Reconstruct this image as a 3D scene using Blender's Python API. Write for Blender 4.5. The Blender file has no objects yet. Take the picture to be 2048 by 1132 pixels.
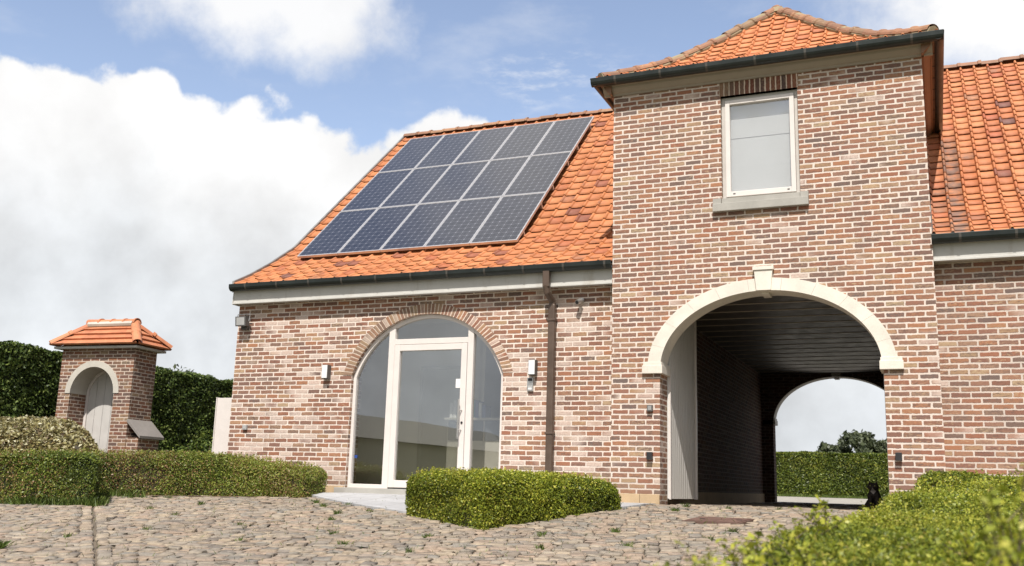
import bpy, math, random
import numpy as np
from mathutils import Vector, Matrix
random.seed(7); RNG = np.random.default_rng(11)
SC = bpy.context.scene
COL = SC.collection
R = math.radians

# ------------------------------------------------------------------ object helpers
def tag(o, label=None, cat=None, group=None, kind=None):
    if label: o['label'] = label
    if cat: o['category'] = cat
    if group: o['group'] = group
    if kind: o['kind'] = kind
    return o

def empty(name, loc=(0, 0, 0), rz=0.0, **k):
    o = bpy.data.objects.new(name, None); COL.objects.link(o)
    o.location = loc; o.rotation_euler = (0, 0, rz); o.empty_display_size = .2
    return tag(o, **k)

class MB:
    """mesh collector; vertices in world space unless built with local=True"""
    def __init__(s): s.v = []; s.f = []; s.uv = {}; s.a = {}
    def face(s, pts, uv=None, rnd=None):
        b = len(s.v); s.v.extend([tuple(p) for p in pts]); s.f.append(tuple(range(b, b+len(pts))))
        if uv: s.uv[len(s.f)-1] = uv
        if rnd is not None: s.a[len(s.f)-1] = rnd
    def box(s, x0, x1, y0, y1, z0, z1, bev=0.0, rnd=None):
        if bev <= 0:
            p = [(x0,y0,z0),(x1,y0,z0),(x1,y1,z0),(x0,y1,z0),(x0,y0,z1),(x1,y0,z1),(x1,y1,z1),(x0,y1,z1)]
            b = len(s.v); s.v.extend(p)
            for q in ((0,3,2,1),(4,5,6,7),(0,1,5,4),(1,2,6,5),(2,3,7,6),(3,0,4,7)):
                s.f.append(tuple(b+i for i in q))
                if rnd is not None: s.a[len(s.f)-1] = rnd
            return
        # chamfered box
        import bmesh
        bm = bmesh.new(); bmesh.ops.create_cube(bm, size=1)
        for v in bm.verts:
            v.co = Vector(((x0+x1)/2+v.co.x*(x1-x0), (y0+y1)/2+v.co.y*(y1-y0), (z0+z1)/2+v.co.z*(z1-z0)))
        bmesh.ops.bevel(bm, geom=bm.edges[:], offset=bev, segments=2, affect='EDGES', profile=.6)
        b = len(s.v); s.v.extend([tuple(v.co) for v in bm.verts]); bm.verts.index_update()
        for f in bm.faces:
            s.f.append(tuple(b+v.index for v in f.verts))
            if rnd is not None: s.a[len(s.f)-1] = rnd
        bm.free()
    def prism(s, prof, axis, a, b, cap=True):
        """extrude closed profile along axis ('x': prof=(y,z), 'y': prof=(x,z), 'z': prof=(x,y))"""
        def P(t, p):
            return (t, p[0], p[1]) if axis == 'x' else ((p[0], t, p[1]) if axis == 'y' else (p[0], p[1], t))
        n = len(prof); o = len(s.v)
        s.v.extend([P(a, p) for p in prof]); s.v.extend([P(b, p) for p in prof])
        for i in range(n):
            j = (i+1) % n; s.f.append((o+i, o+j, o+n+j, o+n+i))
        if cap:
            s.f.append(tuple(o+i for i in range(n))[::-1]); s.f.append(tuple(o+n+i for i in range(n)))
    def tube(s, pts, rads, seg=8, cap=True):
        pts = [Vector(p) for p in pts]
        if not isinstance(rads, (list, tuple)): rads = [rads]*len(pts)
        o = len(s.v); rings = []
        up = Vector((0, 0, 1))
        for i, p in enumerate(pts):
            d = (pts[min(i+1, len(pts)-1)]-pts[max(i-1, 0)]).normalized()
            a = d.cross(up)
            if a.length < .05: a = d.cross(Vector((0, 1, 0)))
            a.normalize(); c = d.cross(a).normalized()
            for k in range(seg):
                t = 2*math.pi*k/seg
                s.v.append(tuple(p+(a*math.cos(t)+c*math.sin(t))*rads[i]))
        for i in range(len(pts)-1):
            for k in range(seg):
                s.f.append((o+i*seg+k, o+i*seg+(k+1) % seg, o+(i+1)*seg+(k+1) % seg, o+(i+1)*seg+k))
        if cap:
            s.f.append(tuple(o+k for k in range(seg))[::-1]); e = o+(len(pts)-1)*seg
            s.f.append(tuple(e+k for k in range(seg)))
    def build(s, name, mat, parent=None, origin=None, local=False, smooth=False, **k):
        me = bpy.data.meshes.new(name)
        o = bpy.data.objects.new(name, me); COL.objects.link(o)
        off = Vector((0, 0, 0))
        if parent:
            o.parent = parent
            if not local:
                p = parent
                while p: off += Vector(p.location); p = p.parent
        elif origin: off = Vector(origin); o.location = origin
        me.from_pydata([(v[0]-off.x, v[1]-off.y, v[2]-off.z) for v in s.v], [], s.f)
        me.materials.append(mat)
        if not s.a and not s.uv:
            bmf(me)
        # box-projected uvs in metres
        uvl = me.uv_layers.new(name='UV')
        for p in me.polygons:
            n = p.normal; cu = s.uv.get(p.index)
            for i, li in enumerate(p.loop_indices):
                if cu: uvl.data[li].uv = cu[i]; continue
                c = me.vertices[me.loops[li].vertex_index].co
                if local: wx, wy, wz = c
                else: wx, wy, wz = c.x+off.x, c.y+off.y, c.z+off.z
                if abs(n.z) > .75: uvl.data[li].uv = (wx, wy)
                elif abs(n.x) > abs(n.y): uvl.data[li].uv = (wy+.055, wz)
                else: uvl.data[li].uv = (wx, wz)
        if s.a:
            at = me.attributes.new('rnd', 'FLOAT', 'FACE')
            vals = [s.a.get(i, .5) for i in range(len(me.polygons))]; at.data.foreach_set('value', vals)
        if smooth:
            for p in me.polygons: p.use_smooth = True
        me.update()
        return tag(o, **k)

def bmf(me):
    import bmesh
    bm = bmesh.new(); bm.from_mesh(me); bmesh.ops.recalc_face_normals(bm, faces=bm.faces[:]); bm.to_mesh(me); bm.free()

def quads_obj(name, V, mat, parent=None, rnd=None, nv=4, off=(0, 0, 0), extra=None, faces=None, **k):
    """fast mesh from numpy: V (n,nv,3) independent faces, or V (m,3) with faces (n,4)"""
    me = bpy.data.meshes.new(name)
    if faces is None:
        n = len(V); vs = V.reshape(-1, 3); idx = np.arange(n*nv)
    else:
        vs = V; n = len(faces); idx = faces.reshape(-1); nv = faces.shape[1]
    vs = vs-np.array(off)
    me.vertices.add(len(vs)); me.vertices.foreach_set('co', vs.astype(np.float32).ravel())
    me.loops.add(n*nv); me.loops.foreach_set('vertex_index', idx.astype(np.int32))
    me.polygons.add(n); me.polygons.foreach_set('loop_start', (np.arange(n)*nv).astype(np.int32))
    me.polygons.foreach_set('loop_total', np.full(n, nv, np.int32))
    me.update(calc_edges=True); me.validate()
    if rnd is not None:
        at = me.attributes.new('rnd', 'FLOAT', 'FACE'); at.data.foreach_set('value', rnd.astype(np.float32))
    if extra is not None:
        at = me.attributes.new('stain', 'FLOAT', 'FACE'); at.data.foreach_set('value', extra.astype(np.float32))
    me.materials.append(mat)
    o = bpy.data.objects.new(name, me); COL.objects.link(o)
    if parent: o.parent = parent
    else: o.location = off
    return tag(o, **k)

# ------------------------------------------------------------------ node helpers
class NT:
    def __init__(s, tree): s.t = tree; s.n = tree.nodes; s.l = tree.links
    def put(s, sock, v):
        if hasattr(v, 'is_output') or isinstance(v, bpy.types.NodeSocket): s.l.new(v, sock)
        elif v is not None: sock.default_value = v
    def m(s, op, a, b=None, c=None, clamp=False):
        n = s.n.new('ShaderNodeMath'); n.operation = op; n.use_clamp = clamp
        s.put(n.inputs[0], a)
        if b is not None: s.put(n.inputs[1], b)
        if c is not None: s.put(n.inputs[2], c)
        return n.outputs[0]
    def sm(s, v, a, b):
        n = s.n.new('ShaderNodeMapRange'); n.interpolation_type = 'SMOOTHSTEP'
        s.put(n.inputs[0], v); s.put(n.inputs[1], a); s.put(n.inputs[2], b); return n.outputs[0]
    def lin(s, v, a, b, c=0., d=1.):
        n = s.n.new('ShaderNodeMapRange')
        s.put(n.inputs[0], v); s.put(n.inputs[1], a); s.put(n.inputs[2], b); s.put(n.inputs[3], c); s.put(n.inputs[4], d); return n.outputs[0]
    def noise(s, vec, scale, det=4, rough=.55, dim='3D', out=0, dist=0.):
        n = s.n.new('ShaderNodeTexNoise'); n.noise_dimensions = dim
        if vec is not None: s.l.new(vec, n.inputs['Vector'])
        s.put(n.inputs['Scale'], scale); n.inputs['Detail'].default_value = det; n.inputs['Roughness'].default_value = rough
        n.inputs['Distortion'].default_value = dist
        return n.outputs[out]
    def white(s, vec, out=0):
        n = s.n.new('ShaderNodeTexWhiteNoise'); n.noise_dimensions = '3D'; s.l.new(vec, n.inputs['Vector']); return n.outputs[out]
    def comb(s, x, y, z=0.):
        n = s.n.new('ShaderNodeCombineXYZ'); s.put(n.inputs[0], x); s.put(n.inputs[1], y); s.put(n.inputs[2], z); return n.outputs[0]
    def sep(s, v):
        n = s.n.new('ShaderNodeSeparateXYZ'); s.l.new(v, n.inputs[0]); return n.outputs
    def ramp(s, f, stops, interp='LINEAR'):
        n = s.n.new('ShaderNodeValToRGB'); s.put(n.inputs[0], f); r = n.color_ramp; r.interpolation = interp
        while len(r.elements) < len(stops): r.elements.new(.5)
        for e, (p, c) in zip(r.elements, stops): e.position = p; e.color = (*c, 1)
        return n.outputs[0]
    def mix(s, f, a, b, mode='MIX'):
        n = s.n.new('ShaderNodeMix'); n.data_type = 'RGBA'; n.blend_type = mode
        s.put(n.inputs[0], f)
        for sock, v in ((n.inputs[6], a), (n.inputs[7], b)):
            if isinstance(v, tuple): sock.default_value = (*v, 1) if len(v) == 3 else v
            else: s.l.new(v, sock)
        return n.outputs[2]
    def attr(s, name, out='Fac'):
        n = s.n.new('ShaderNodeAttribute'); n.attribute_name = name; return n.outputs[out]
    def coord(s, out='Object'): return s.n.new('ShaderNodeTexCoord').outputs[out]
    def uv(s):
        n = s.n.new('ShaderNodeUVMap'); n.uv_map = 'UV'; return n.outputs[0]
    def bump(s, h, strength=.5, dist=.01):
        n = s.n.new('ShaderNodeBump'); s.put(n.inputs['Height'], h)
        n.inputs['Strength'].default_value = strength; n.inputs['Distance'].default_value = dist; return n.outputs[0]
    def scale(s, v, k):
        n = s.n.new('ShaderNodeVectorMath'); n.operation = 'MULTIPLY'; s.l.new(v, n.inputs[0]); n.inputs[1].default_value = k; return n.outputs[0]

def newmat(name):
    m = bpy.data.materials.new(name); m.use_nodes = True; t = NT(m.node_tree)
    return m, t, m.node_tree.nodes['Principled BSDF']

def paint(name, col, rough=.5, metal=0., var=.08, scale=6, bump=0., spec=.5, dirt=None, coat=0.):
    m, t, p = newmat(name)
    c = t.coord(); n = t.noise(c, scale, 5)
    f = t.lin(n, .3, .7, 1-var, 1+var)
    col_ = t.mix(1., (*col,), t.comb(f, f, f), 'MULTIPLY')
    if dirt:
        d = t.sm(t.noise(t.scale(c, (1, 1, .25)), 5, 6, .65), .52, .75)
        col_ = t.mix(t.m('MULTIPLY', d, .5), col_, dirt)
    t.l.new(col_, p.inputs['Base Color'])
    t.l.new(t.lin(n, .3, .7, max(0, rough-.08), min(1, rough+.08)), p.inputs['Roughness'])
    p.inputs['Metallic'].default_value = metal; p.inputs['Specular IOR Level'].default_value = spec
    p.inputs['Coat Weight'].default_value = coat
    if bump: t.l.new(t.bump(t.noise(c, scale*8, 4), bump, .004), p.inputs['Normal'])
    return m

def brick_mat(name, wash=.3, stagger=.5, L=.229, H=.0705, seed=0., joint=.0125, mortar=(.66, .535, .425), dark=1.0, arc=False, pal=None):
    m, t, p = newmat(name)
    uv = t.uv(); x, y, _ = t.sep(uv)
    wob = t.noise(uv, 9, 2); wob2 = t.noise(uv, 9.7, 2, out=1); wx, wy, _ = t.sep(wob2)
    y2 = t.m('ADD', t.m('DIVIDE', t.m('ADD', y, t.m('MULTIPLY', t.m('SUBTRACT', wy, .5), .012)), H), 50.03)
    row = t.m('FLOOR', y2); fv = t.m('FRACT', y2)
    rr = t.white(t.comb(row, 3.7+seed, 0.))
    x2 = t.m('ADD', t.m('DIVIDE', t.m('ADD', x, t.m('MULTIPLY', t.m('SUBTRACT', wx, .5), .016)), L), 200.)
    x2 = t.m('ADD', x2, t.m('MULTIPLY', t.m('MODULO', row, 2.), stagger))
    if not arc: x2 = t.m('ADD', x2, t.m('MULTIPLY', rr, .10))
    col = t.m('FLOOR', x2); fu = t.m('FRACT', x2)
    du = t.m('MULTIPLY', t.m('MINIMUM', fu, t.m('SUBTRACT', 1., fu)), L)
    dv = t.m('MULTIPLY', t.m('MINIMUM', fv, t.m('SUBTRACT', 1., fv)), H)
    j1 = t.white(t.comb(col, row, 41.+seed)); j2 = t.white(t.comb(col, row, 57.+seed))
    du = t.m('SUBTRACT', du, t.m('MULTIPLY', j1, .006)); dv = t.m('SUBTRACT', dv, t.m('MULTIPLY', j2, .0035))
    # rounded corner distance
    rad = .008
    a = t.m('MAXIMUM', t.m('SUBTRACT', rad+joint/2, du), 0.); b = t.m('MAXIMUM', t.m('SUBTRACT', rad+joint/2, dv), 0.)
    d = t.m('SUBTRACT', rad, t.m('SQRT', t.m('ADD', t.m('MULTIPLY', a, a), t.m('MULTIPLY', b, b))))
    ragged = t.noise(uv, 60, 4, .7)
    d = t.m('ADD', d, t.m('ADD', t.m('MULTIPLY', t.m('SUBTRACT', ragged, .5), .014), t.m('MULTIPLY', t.m('SUBTRACT', t.noise(uv, 26, 3), .5), .009)))
    mask = t.sm(d, -.001, .0022)
    idv = t.comb(col, row, 1.3+seed)
    r1 = t.white(idv); r2 = t.white(t.comb(row, col, 7.7+seed)); r3 = t.white(t.comb(row, col, 2.1+seed))
    pal = pal or [(.0, (.27, .125, .085)), (.12, (.33, .14, .088)), (.26, (.24, .13, .10)), (.38, (.39, .18, .10)), (.5, (.20, .13, .105)),
          (.6, (.34, .19, .125)), (.70, (.29, .15, .11)), (.80, (.40, .26, .155)), (.86, (.17, .125, .11)), (.91, (.36, .22, .15)), (.97, (.47, .34, .21)), (1., (.3, .15, .1))]
    cb = t.ramp(r1, pal, 'CONSTANT')
    mo = t.sm(t.noise(t.scale(uv, (1, 2.2, 1)), 21, 5, .7), .40, .60)
    cb = t.mix(t.m('MULTIPLY', mo, .58), cb, t.ramp(t.white(t.comb(col, row, 31.+seed)), pal, 'CONSTANT'))
    hs = t.n.new('ShaderNodeHueSaturation'); hs.inputs['Saturation'].default_value = .98; hs.inputs['Hue'].default_value = .502; t.l.new(cb, hs.inputs['Color']); cb = hs.outputs[0]
    # streaky burnt / sandy blotches inside the brick
    st = t.noise(t.scale(uv, (1, 3.2, 1)), 13, 6, .68)
    blot = t.m('MULTIPLY', t.sm(st, .5, .66), t.sm(r2, .25, .8))
    cb = t.mix(t.m('MULTIPLY', blot, .8), cb, (.13, .09, .075))
    sand = t.m('MULTIPLY', t.sm(t.noise(t.scale(uv, (1, 2.5, 1)), 17.3, 6, .7), .52, .66), t.sm(r3, .35, .95))
    cb = t.mix(t.m('MULTIPLY', sand, .75), cb, (.56, .40, .25))
    fine = t.noise(uv, 120, 3, .7)
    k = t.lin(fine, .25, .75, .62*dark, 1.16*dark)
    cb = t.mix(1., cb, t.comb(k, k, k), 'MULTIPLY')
    # lime bloom: whole bricks hidden under mortar wash in patches
    patch = t.noise(uv, .9, 3, .5)
    wsel = t.sm(t.m('ADD', t.m('MULTIPLY', t.white(t.comb(col, row, 12.+seed)), .55), patch), 1.06-wash*.42, 1.16-wash*.36)
    wsel = t.m('MULTIPLY', wsel, 0. if wash == 0 else 1.)
    wsel = t.m('MULTIPLY', wsel, t.lin(t.noise(uv, 34, 4, .65), .3, .7, .5, .97))
    cb = t.mix(wsel, cb, (.60, .49, .42))
    mk = t.lin(t.noise(uv, 3.1, 5, .6), .3, .7, .86, 1.08)
    mk = t.m('MULTIPLY', mk, t.lin(t.noise(uv, 90, 2), .2, .8, .88, 1.1))
    cm = t.mix(1., (*mortar,), t.comb(mk, mk, mk), 'MULTIPLY')
    col_ = t.mix(mask, cm, cb)
    # rain-streak weathering
    dirt = t.sm(t.noise(t.scale(uv, (1.4, .22, 1)), 2.2, 5, .6), .56, .8)
    col_ = t.mix(t.m('MULTIPLY', dirt, .34), col_, (.16, .12, .09))
    damp = t.m('MULTIPLY', t.m('SUBTRACT', 1., t.sm(t.m('ADD', y, t.m('MULTIPLY', t.noise(uv, 2.5, 4), .5)), .30, .85)), .30)
    col_ = t.mix(damp, col_, (.17, .15, .105))
    t.l.new(col_, p.inputs['Base Color'])
    p.inputs['Roughness'].default_value = .9; p.inputs['Specular IOR Level'].default_value = .2
    h = t.m('ADD', t.m('MULTIPLY', mask, t.lin(r2, 0, 1, .75, 1.1)), t.m('MULTIPLY', t.m('ADD', fine, st), .22))
    t.l.new(t.bump(h, .9, .007), p.inputs['Normal'])
    return m

def leaf_mat(name, stops, trans=.25, rough=.45, spec=.4):
    m, t, p = newmat(name)
    col = t.ramp(t.attr('rnd'), stops)
    n = t.noise(t.coord(), 1.3, 4); k = t.lin(n, .3, .7, .78, 1.22)
    col = t.mix(1., col, t.comb(k, k, t.m('MULTIPLY', k, .95)), 'MULTIPLY')
    t.l.new(col, p.inputs['Base Color']); p.inputs['Roughness'].default_value = rough; p.inputs['Specular IOR Level'].default_value = spec
    tr = t.n.new('ShaderNodeBsdfTranslucent'); t.l.new(col, tr.inputs[0])
    ms = t.n.new('ShaderNodeMixShader'); ms.inputs[0].default_value = trans
    t.l.new(p.outputs[0], ms.inputs[1]); t.l.new(tr.outputs[0], ms.inputs[2])
    t.l.new(ms.outputs[0], t.n['Material Output'].inputs[0])
    return m

def glass_mat(name, tint=(.82, .86, .84), refl=.16, boost=1.0):
    m = bpy.data.materials.new(name); m.use_nodes = True; t = NT(m.node_tree)
    t.n.remove(t.n['Principled BSDF'])
    tr = t.n.new('ShaderNodeBsdfTransparent'); tr.inputs[0].default_value = (*tint, 1)
    gl = t.n.new('ShaderNodeBsdfGlossy'); gl.inputs['Roughness'].default_value = .004
    gl.inputs[0].default_value = (.95, .97, 1, 1)
    ge = t.n.new('ShaderNodeNewGeometry'); dt = t.n.new('ShaderNodeVectorMath'); dt.operation = 'DOT_PRODUCT'
    t.l.new(ge.outputs['Normal'], dt.inputs[0]); t.l.new(ge.outputs['Incoming'], dt.inputs[1])
    fr = t.m('POWER', t.m('SUBTRACT', 1., t.m('ABSOLUTE', dt.outputs['Value'])), 5.)
    f = t.m('ADD', t.m('MULTIPLY', fr, boost), refl, clamp=True)
    w = t.bump(t.noise(t.coord(), 1.2, 1), .03, .02); t.l.new(w, gl.inputs['Normal'])
    ms = t.n.new('ShaderNodeMixShader'); t.l.new(f, ms.inputs[0]); t.l.new(tr.outputs[0], ms.inputs[1]); t.l.new(gl.outputs[0], ms.inputs[2])
    t.l.new(ms.outputs[0], t.n['Material Output'].inputs[0])
    return m

# ------------------------------------------------------------------ materials
M = {}
M['brick_wing'] = brick_mat('brick_wing', wash=.46, seed=0., mortar=(.70, .60, .52), joint=.0135)
M['brick_passage_shaded'] = brick_mat('brick_passage_shaded', wash=0., seed=14., mortar=(.22, .17, .14), joint=.014, dark=.4)  # unwashed with dark mortar; brick also darkened, passage shade put into its colour
M['brick_tower'] = brick_mat('brick_tower', wash=.12, seed=5., mortar=(.66, .565, .49), L=.23, joint=.0155)
M['brick_right'] = brick_mat('brick_right', wash=.1, seed=9., mortar=(.59, .50, .43), L=.228, joint=.015)
M['brick_gate'] = brick_mat('brick_gate', wash=.0, seed=3., mortar=(.56, .46, .38), dark=.74, L=.19, H=.062, joint=.010)
M['brick_soldier'] = brick_mat('brick_soldier', wash=.0, stagger=0., seed=2., arc=True, L=.6, H=.0705, dark=.82,
      pal=[(0, (.20, .07, .05)), (.2, (.26, .10, .065)), (.4, (.16, .09, .075)), (.6, (.30, .125, .075)), (.75, (.13, .085, .075)), (.9, (.36, .2, .12)), (1., (.3, .12, .08))])
M['brick_ring'] = brick_mat('brick_ring', wash=.3, stagger=0., seed=6., arc=True, L=.6, H=.060, mortar=(.69, .55, .45))

def stone_mat(name, col, rough=.85, joints=None, spots=.5, scale=3.):
    m, t, p = newmat(name); c = t.coord()
    n = t.noise(c, scale, 6, .6); n2 = t.noise(c, 60, 4, .7)
    k = t.m('ADD', t.lin(n, .3, .7, .86, 1.08), t.lin(n2, .3, .7, -.05, .05))
    base = t.mix(1., (*col,), t.comb(k, k, k), 'MULTIPLY')
    sp = t.sm(t.noise(c, 9, 6, .75), .6, .78)
    base = t.mix(t.m('MULTIPLY', sp, spots), base, (col[0]*.55, col[1]*.5, col[2]*.42))
    t.l.new(base, p.inputs['Base Color']); p.inputs['Roughness'].default_value = rough; p.inputs['Specular IOR Level'].default_value = .25
    t.l.new(t.bump(t.m('ADD', n2, n), .35, .004), p.inputs['Normal'])
    return m
M['cream_stone'] = stone_mat('cream_stone', (.70, .65, .565), spots=.42)
M['plinth_stone'] = stone_mat('plinth_stone', (.45, .33, .20), spots=.6, scale=5)
M['blue_stone'] = stone_mat('blue_stone', (.36, .345, .31), spots=.3)
M['gate_stone'] = stone_mat('gate_stone', (.50, .47, .41), spots=.3)
M['slab'] = stone_mat('slab', (.40, .40, .40), spots=.35, scale=1.6)
M['slate_slab'] = stone_mat('slate_slab', (.23, .21, .19), spots=.2)
M['fascia'] = paint('fascia', (.50, .49, .455), .5, var=.05, dirt=(.3, .26, .2))
M['moulding'] = paint('moulding', (.30, .255, .195), .55, var=.06)
M['soffit'] = paint('soffit', (.13, .075, .045), .6)
M['moulding_bounce'] = paint('moulding_bounce', (.22, .12, .07), .55)  # for the side crown mouldings: orange-brown bounced light put into the colour
M['gutter'] = paint('gutter', (.022, .028, .026), .38, metal=.3, var=.25, scale=4)
M['bracket'] = paint('bracket', (.075, .07, .06), .5, metal=.3)
M['frame'] = paint('frame', (.66, .61, .57), .38, var=.03, coat=.2)
M['frame_grey'] = paint('frame_grey', (.50, .47, .43), .4, var=.04)
M['leaf_white'] = paint('leaf_white', (.52, .50, .47), .45, var=.05, dirt=(.36, .33, .29))
M['gate_paint'] = paint('gate_paint', (.66, .64, .60), .45, var=.04, dirt=(.42, .39, .34))
M['pipe'] = paint('pipe', (.10, .068, .050), .42, metal=.2, var=.12)
M['black'] = paint('black', (.022, .022, .024), .45)
M['dark_grey'] = paint('dark_grey', (.09, .085, .08), .5)
M['silver'] = paint('silver', (.55, .54, .52), .3, metal=.8)
M['lamp_glass'] = paint('lamp_glass', (.72, .72, .72), .25, var=.02)
M['white'] = paint('white', (.75, .74, .72), .5, var=.02)
M['grey_plastic'] = paint('grey_plastic', (.38, .38, .37), .5)
M['alu'] = paint('alu', (.62, .60, .58), .35, metal=.6, var=.05)
M['alu_side'] = paint('alu_side', (.50, .40, .33), .45, metal=.3, var=.05)
M['verge'] = paint('verge', (.30, .29, .27), .5, metal=.5, var=.2)
M['interior'] = paint('interior', (.78, .75, .68), .7, var=.03)
M['interior_door'] = paint('interior_door', (.45, .43, .38), .6, var=.04)
M['interior_floor'] = paint('interior_floor', (.62, .60, .54), .35, var=.08)
M['cabinet'] = paint('cabinet', (.10, .11, .13), .4)
M['counter'] = paint('counter', (.6, .58, .54), .5)
M['book_white'] = paint('book_white', (.7, .71, .72), .6)
M['book_teal'] = paint('book_teal', (.08, .30, .36), .6)
M['book_blue'] = paint('book_blue', (.10, .13, .3), .6)
M['blue_sticker'] = paint('blue_sticker', (.02, .06, .25), .5)
M['blind'] = paint('blind', (.66, .66, .645), .8, var=.02)
M['glass'] = glass_mat('glass', tint=(.90, .90, .86), refl=.32)
M['glass_upper'] = glass_mat('glass_upper', tint=(.95, .955, .955), refl=.20)
M['ceiling_board'] = paint('ceiling_board', (.055, .045, .035), .45, var=.1)  # brown boards, darkened further to put the passage shade into the colour
M['ceiling_strip'] = paint('ceiling_strip', (.42, .36, .30), .4, var=.1)
M['rust'] = paint('rust', (.12, .068, .05), .7, var=.3, scale=9, bump=.4)
M['bark'] = paint('bark', (.10, .075, .055), .9, var=.3, scale=9, bump=.5)
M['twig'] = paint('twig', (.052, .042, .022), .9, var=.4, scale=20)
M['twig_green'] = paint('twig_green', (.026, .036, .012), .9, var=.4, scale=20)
M['soil'] = paint('soil', (.13, .09, .06), .95, var=.3, scale=9, bump=.5)

def tile_mat(name, stops, mott=.5, lichen=.5):
    m, t, p = newmat(name)
    c = t.coord(); r = t.attr('rnd'); st = t.attr('stain')
    base = t.ramp(r, stops)
    n = t.noise(c, 7, 6, .65); k = t.lin(n, .3, .7, .80, 1.17)
    base = t.mix(1., base, t.comb(k, k, k), 'MULTIPLY')
    blk = t.m('MULTIPLY', t.sm(t.noise(c, 4.3, 5, .6), .56, .68), t.sm(t.white(t.comb(r, st, .3)), .5, .9))
    base = t.mix(t.m('MULTIPLY', blk, mott), base, (.14, .06, .045))
    li = t.m('MULTIPLY', t.sm(t.noise(c, 22, 4, .7), .62, .7), lichen)
    base = t.mix(li, base, (.42, .33, .19))
    st = t.m('MULTIPLY', st, t.lin(t.noise(c, 6., 5, .65), .36, .58, .15, 1.))
    base = t.mix(st, base, t.mix(t.noise(c, 11, 4), (.085, .078, .075), (.17, .11, .085)))
    t.l.new(base, p.inputs['Base Color']); p.inputs['Roughness'].default_value = .62; p.inputs['Specular IOR Level'].default_value = .35
    t.l.new(t.bump(t.noise(c, 70, 4, .7), .25, .004), p.inputs['Normal'])
    return m
TS = [(0, (.41, .145, .055)), (.3, (.47, .175, .066)), (.55, (.51, .20, .080)), (.8, (.44, .158, .06)), (.95, (.36, .115, .05)), (1., (.22, .08, .05))]
M['tile'] = tile_mat('tile', TS, .5, .35)
M['tile_tower'] = tile_mat('tile_tower', [(0, (.50, .165, .06)), (.4, (.57, .22, .09)), (.8, (.53, .195, .075)), (1., (.42, .14, .06))], .2, .2)
M['tile_right'] = tile_mat('tile_right', [(0, (.43, .145, .058)), (.4, (.49, .18, .072)), (.8, (.52, .21, .088)), (.96, (.40, .12, .055)), (1., (.16, .075, .06))], .45, .2)
M['tile_gate'] = tile_mat('tile_gate', [(0, (.44, .16, .075)), (.5, (.52, .21, .10)), (1., (.40, .14, .07))], .3, .5)
M['ridge'] = tile_mat('ridge', [(0, (.22, .12, .075)), (.4, (.30, .15, .085)), (.7, (.24, .16, .095)), (1., (.38, .19, .10))], .5, .9)
M['ridge_mortar'] = stone_mat('ridge_mortar', (.30, .24, .15), spots=.9, scale=9)

def solar_mat():
    m, t, p = newmat('solar_cells'); uv = t.uv(); x, y, _ = t.sep(uv)
    cx = t.m('FRACT', x); cy = t.m('FRACT', y)
    ex = t.m('MINIMUM', cx, t.m('SUBTRACT', 1., cx)); ey = t.m('MINIMUM', cy, t.m('SUBTRACT', 1., cy))
    gap = t.m('SUBTRACT', 1., t.m('MULTIPLY', t.sm(ex, .004, .03), t.sm(ey, .004, .03)))
    dia = t.m('SUBTRACT', 1., t.sm(t.m('ADD', ex, ey), .10, .16))
    bx = t.m('ABSOLUTE', t.m('SUBTRACT', t.m('FRACT', t.m('MULTIPLY', cx, 2.)), .5)); bus = t.m('MULTIPLY', t.m('SUBTRACT', 1., t.sm(bx, .012, .05)), .16)
    k = t.m('MAXIMUM', t.m('MAXIMUM', t.m('MULTIPLY', gap, .34), t.m('MULTIPLY', dia, .40)), t.m('MULTIPLY', bus, .9))
    idr = t.white(t.comb(t.m('FLOOR', x), t.m('FLOOR', y), .5))
    base = t.mix(t.lin(idr, 0, 1, .0, 1.), (.015, .015, .021), (.023, .023, .030))
    t.l.new(t.mix(k, base, (.42, .43, .48)), p.inputs['Base Color'])
    p.inputs['Roughness'].default_value = .16; p.inputs['Specular IOR Level'].default_value = .6
    p.inputs['Coat Weight'].default_value = .5; p.inputs['Coat Roughness'].default_value = .05
    return m
M['solar'] = solar_mat()

def cobble_mat():
    m, t, p = newmat('cobble'); c = t.coord(); r = t.attr('rnd')
    base = t.ramp(r, [(0, (.18, .155, .13)), (.18, (.30, .24, .175)), (.36, (.325, .245, .18)), (.52, (.25, .215, .175)), (.68, (.36, .29, .205)), (.84, (.22, .20, .17)), (1., (.35, .29, .215))])
    n = t.noise(c, 16, 6, .7); k = t.lin(n, .28, .72, .66, 1.24)
    base = t.mix(1., base, t.comb(k, k, k), 'MULTIPLY')
    big = t.lin(t.noise(c, .5, 3), .3, .7, .9, 1.1); base = t.mix(1., base, t.comb(big, big, big), 'MULTIPLY')
    t.l.new(base, p.inputs['Base Color']); p.inputs['Roughness'].default_value = .85; p.inputs['Specular IOR Level'].default_value = .3
    t.l.new(t.bump(t.m('ADD', n, t.m('MULTIPLY', t.noise(c, 90, 4, .7), .5)), .8, .012), p.inputs['Normal'])
    return m
M['cobble'] = cobble_mat()
def ground_mat(name, a, b, sc):
    m, t, p = newmat(name); c = t.coord('Object')
    n = t.noise(c, sc, 8, .7); col = t.mix(t.sm(n, .35, .65), a, b)
    t.l.new(col, p.inputs['Base Color']); p.inputs['Roughness'].default_value = .95
    t.l.new(t.bump(t.noise(c, sc*9, 4), .6, .01), p.inputs['Normal'])
    return m
M['joint'] = ground_mat('joint', (.085, .068, .048), (.16, .125, .085), 9)
M['ground'] = ground_mat('ground', (.06, .075, .025), (.10, .11, .04), .8)
M['yard'] = ground_mat('yard', (.27, .25, .21), (.36, .33, .28), 5)

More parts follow.
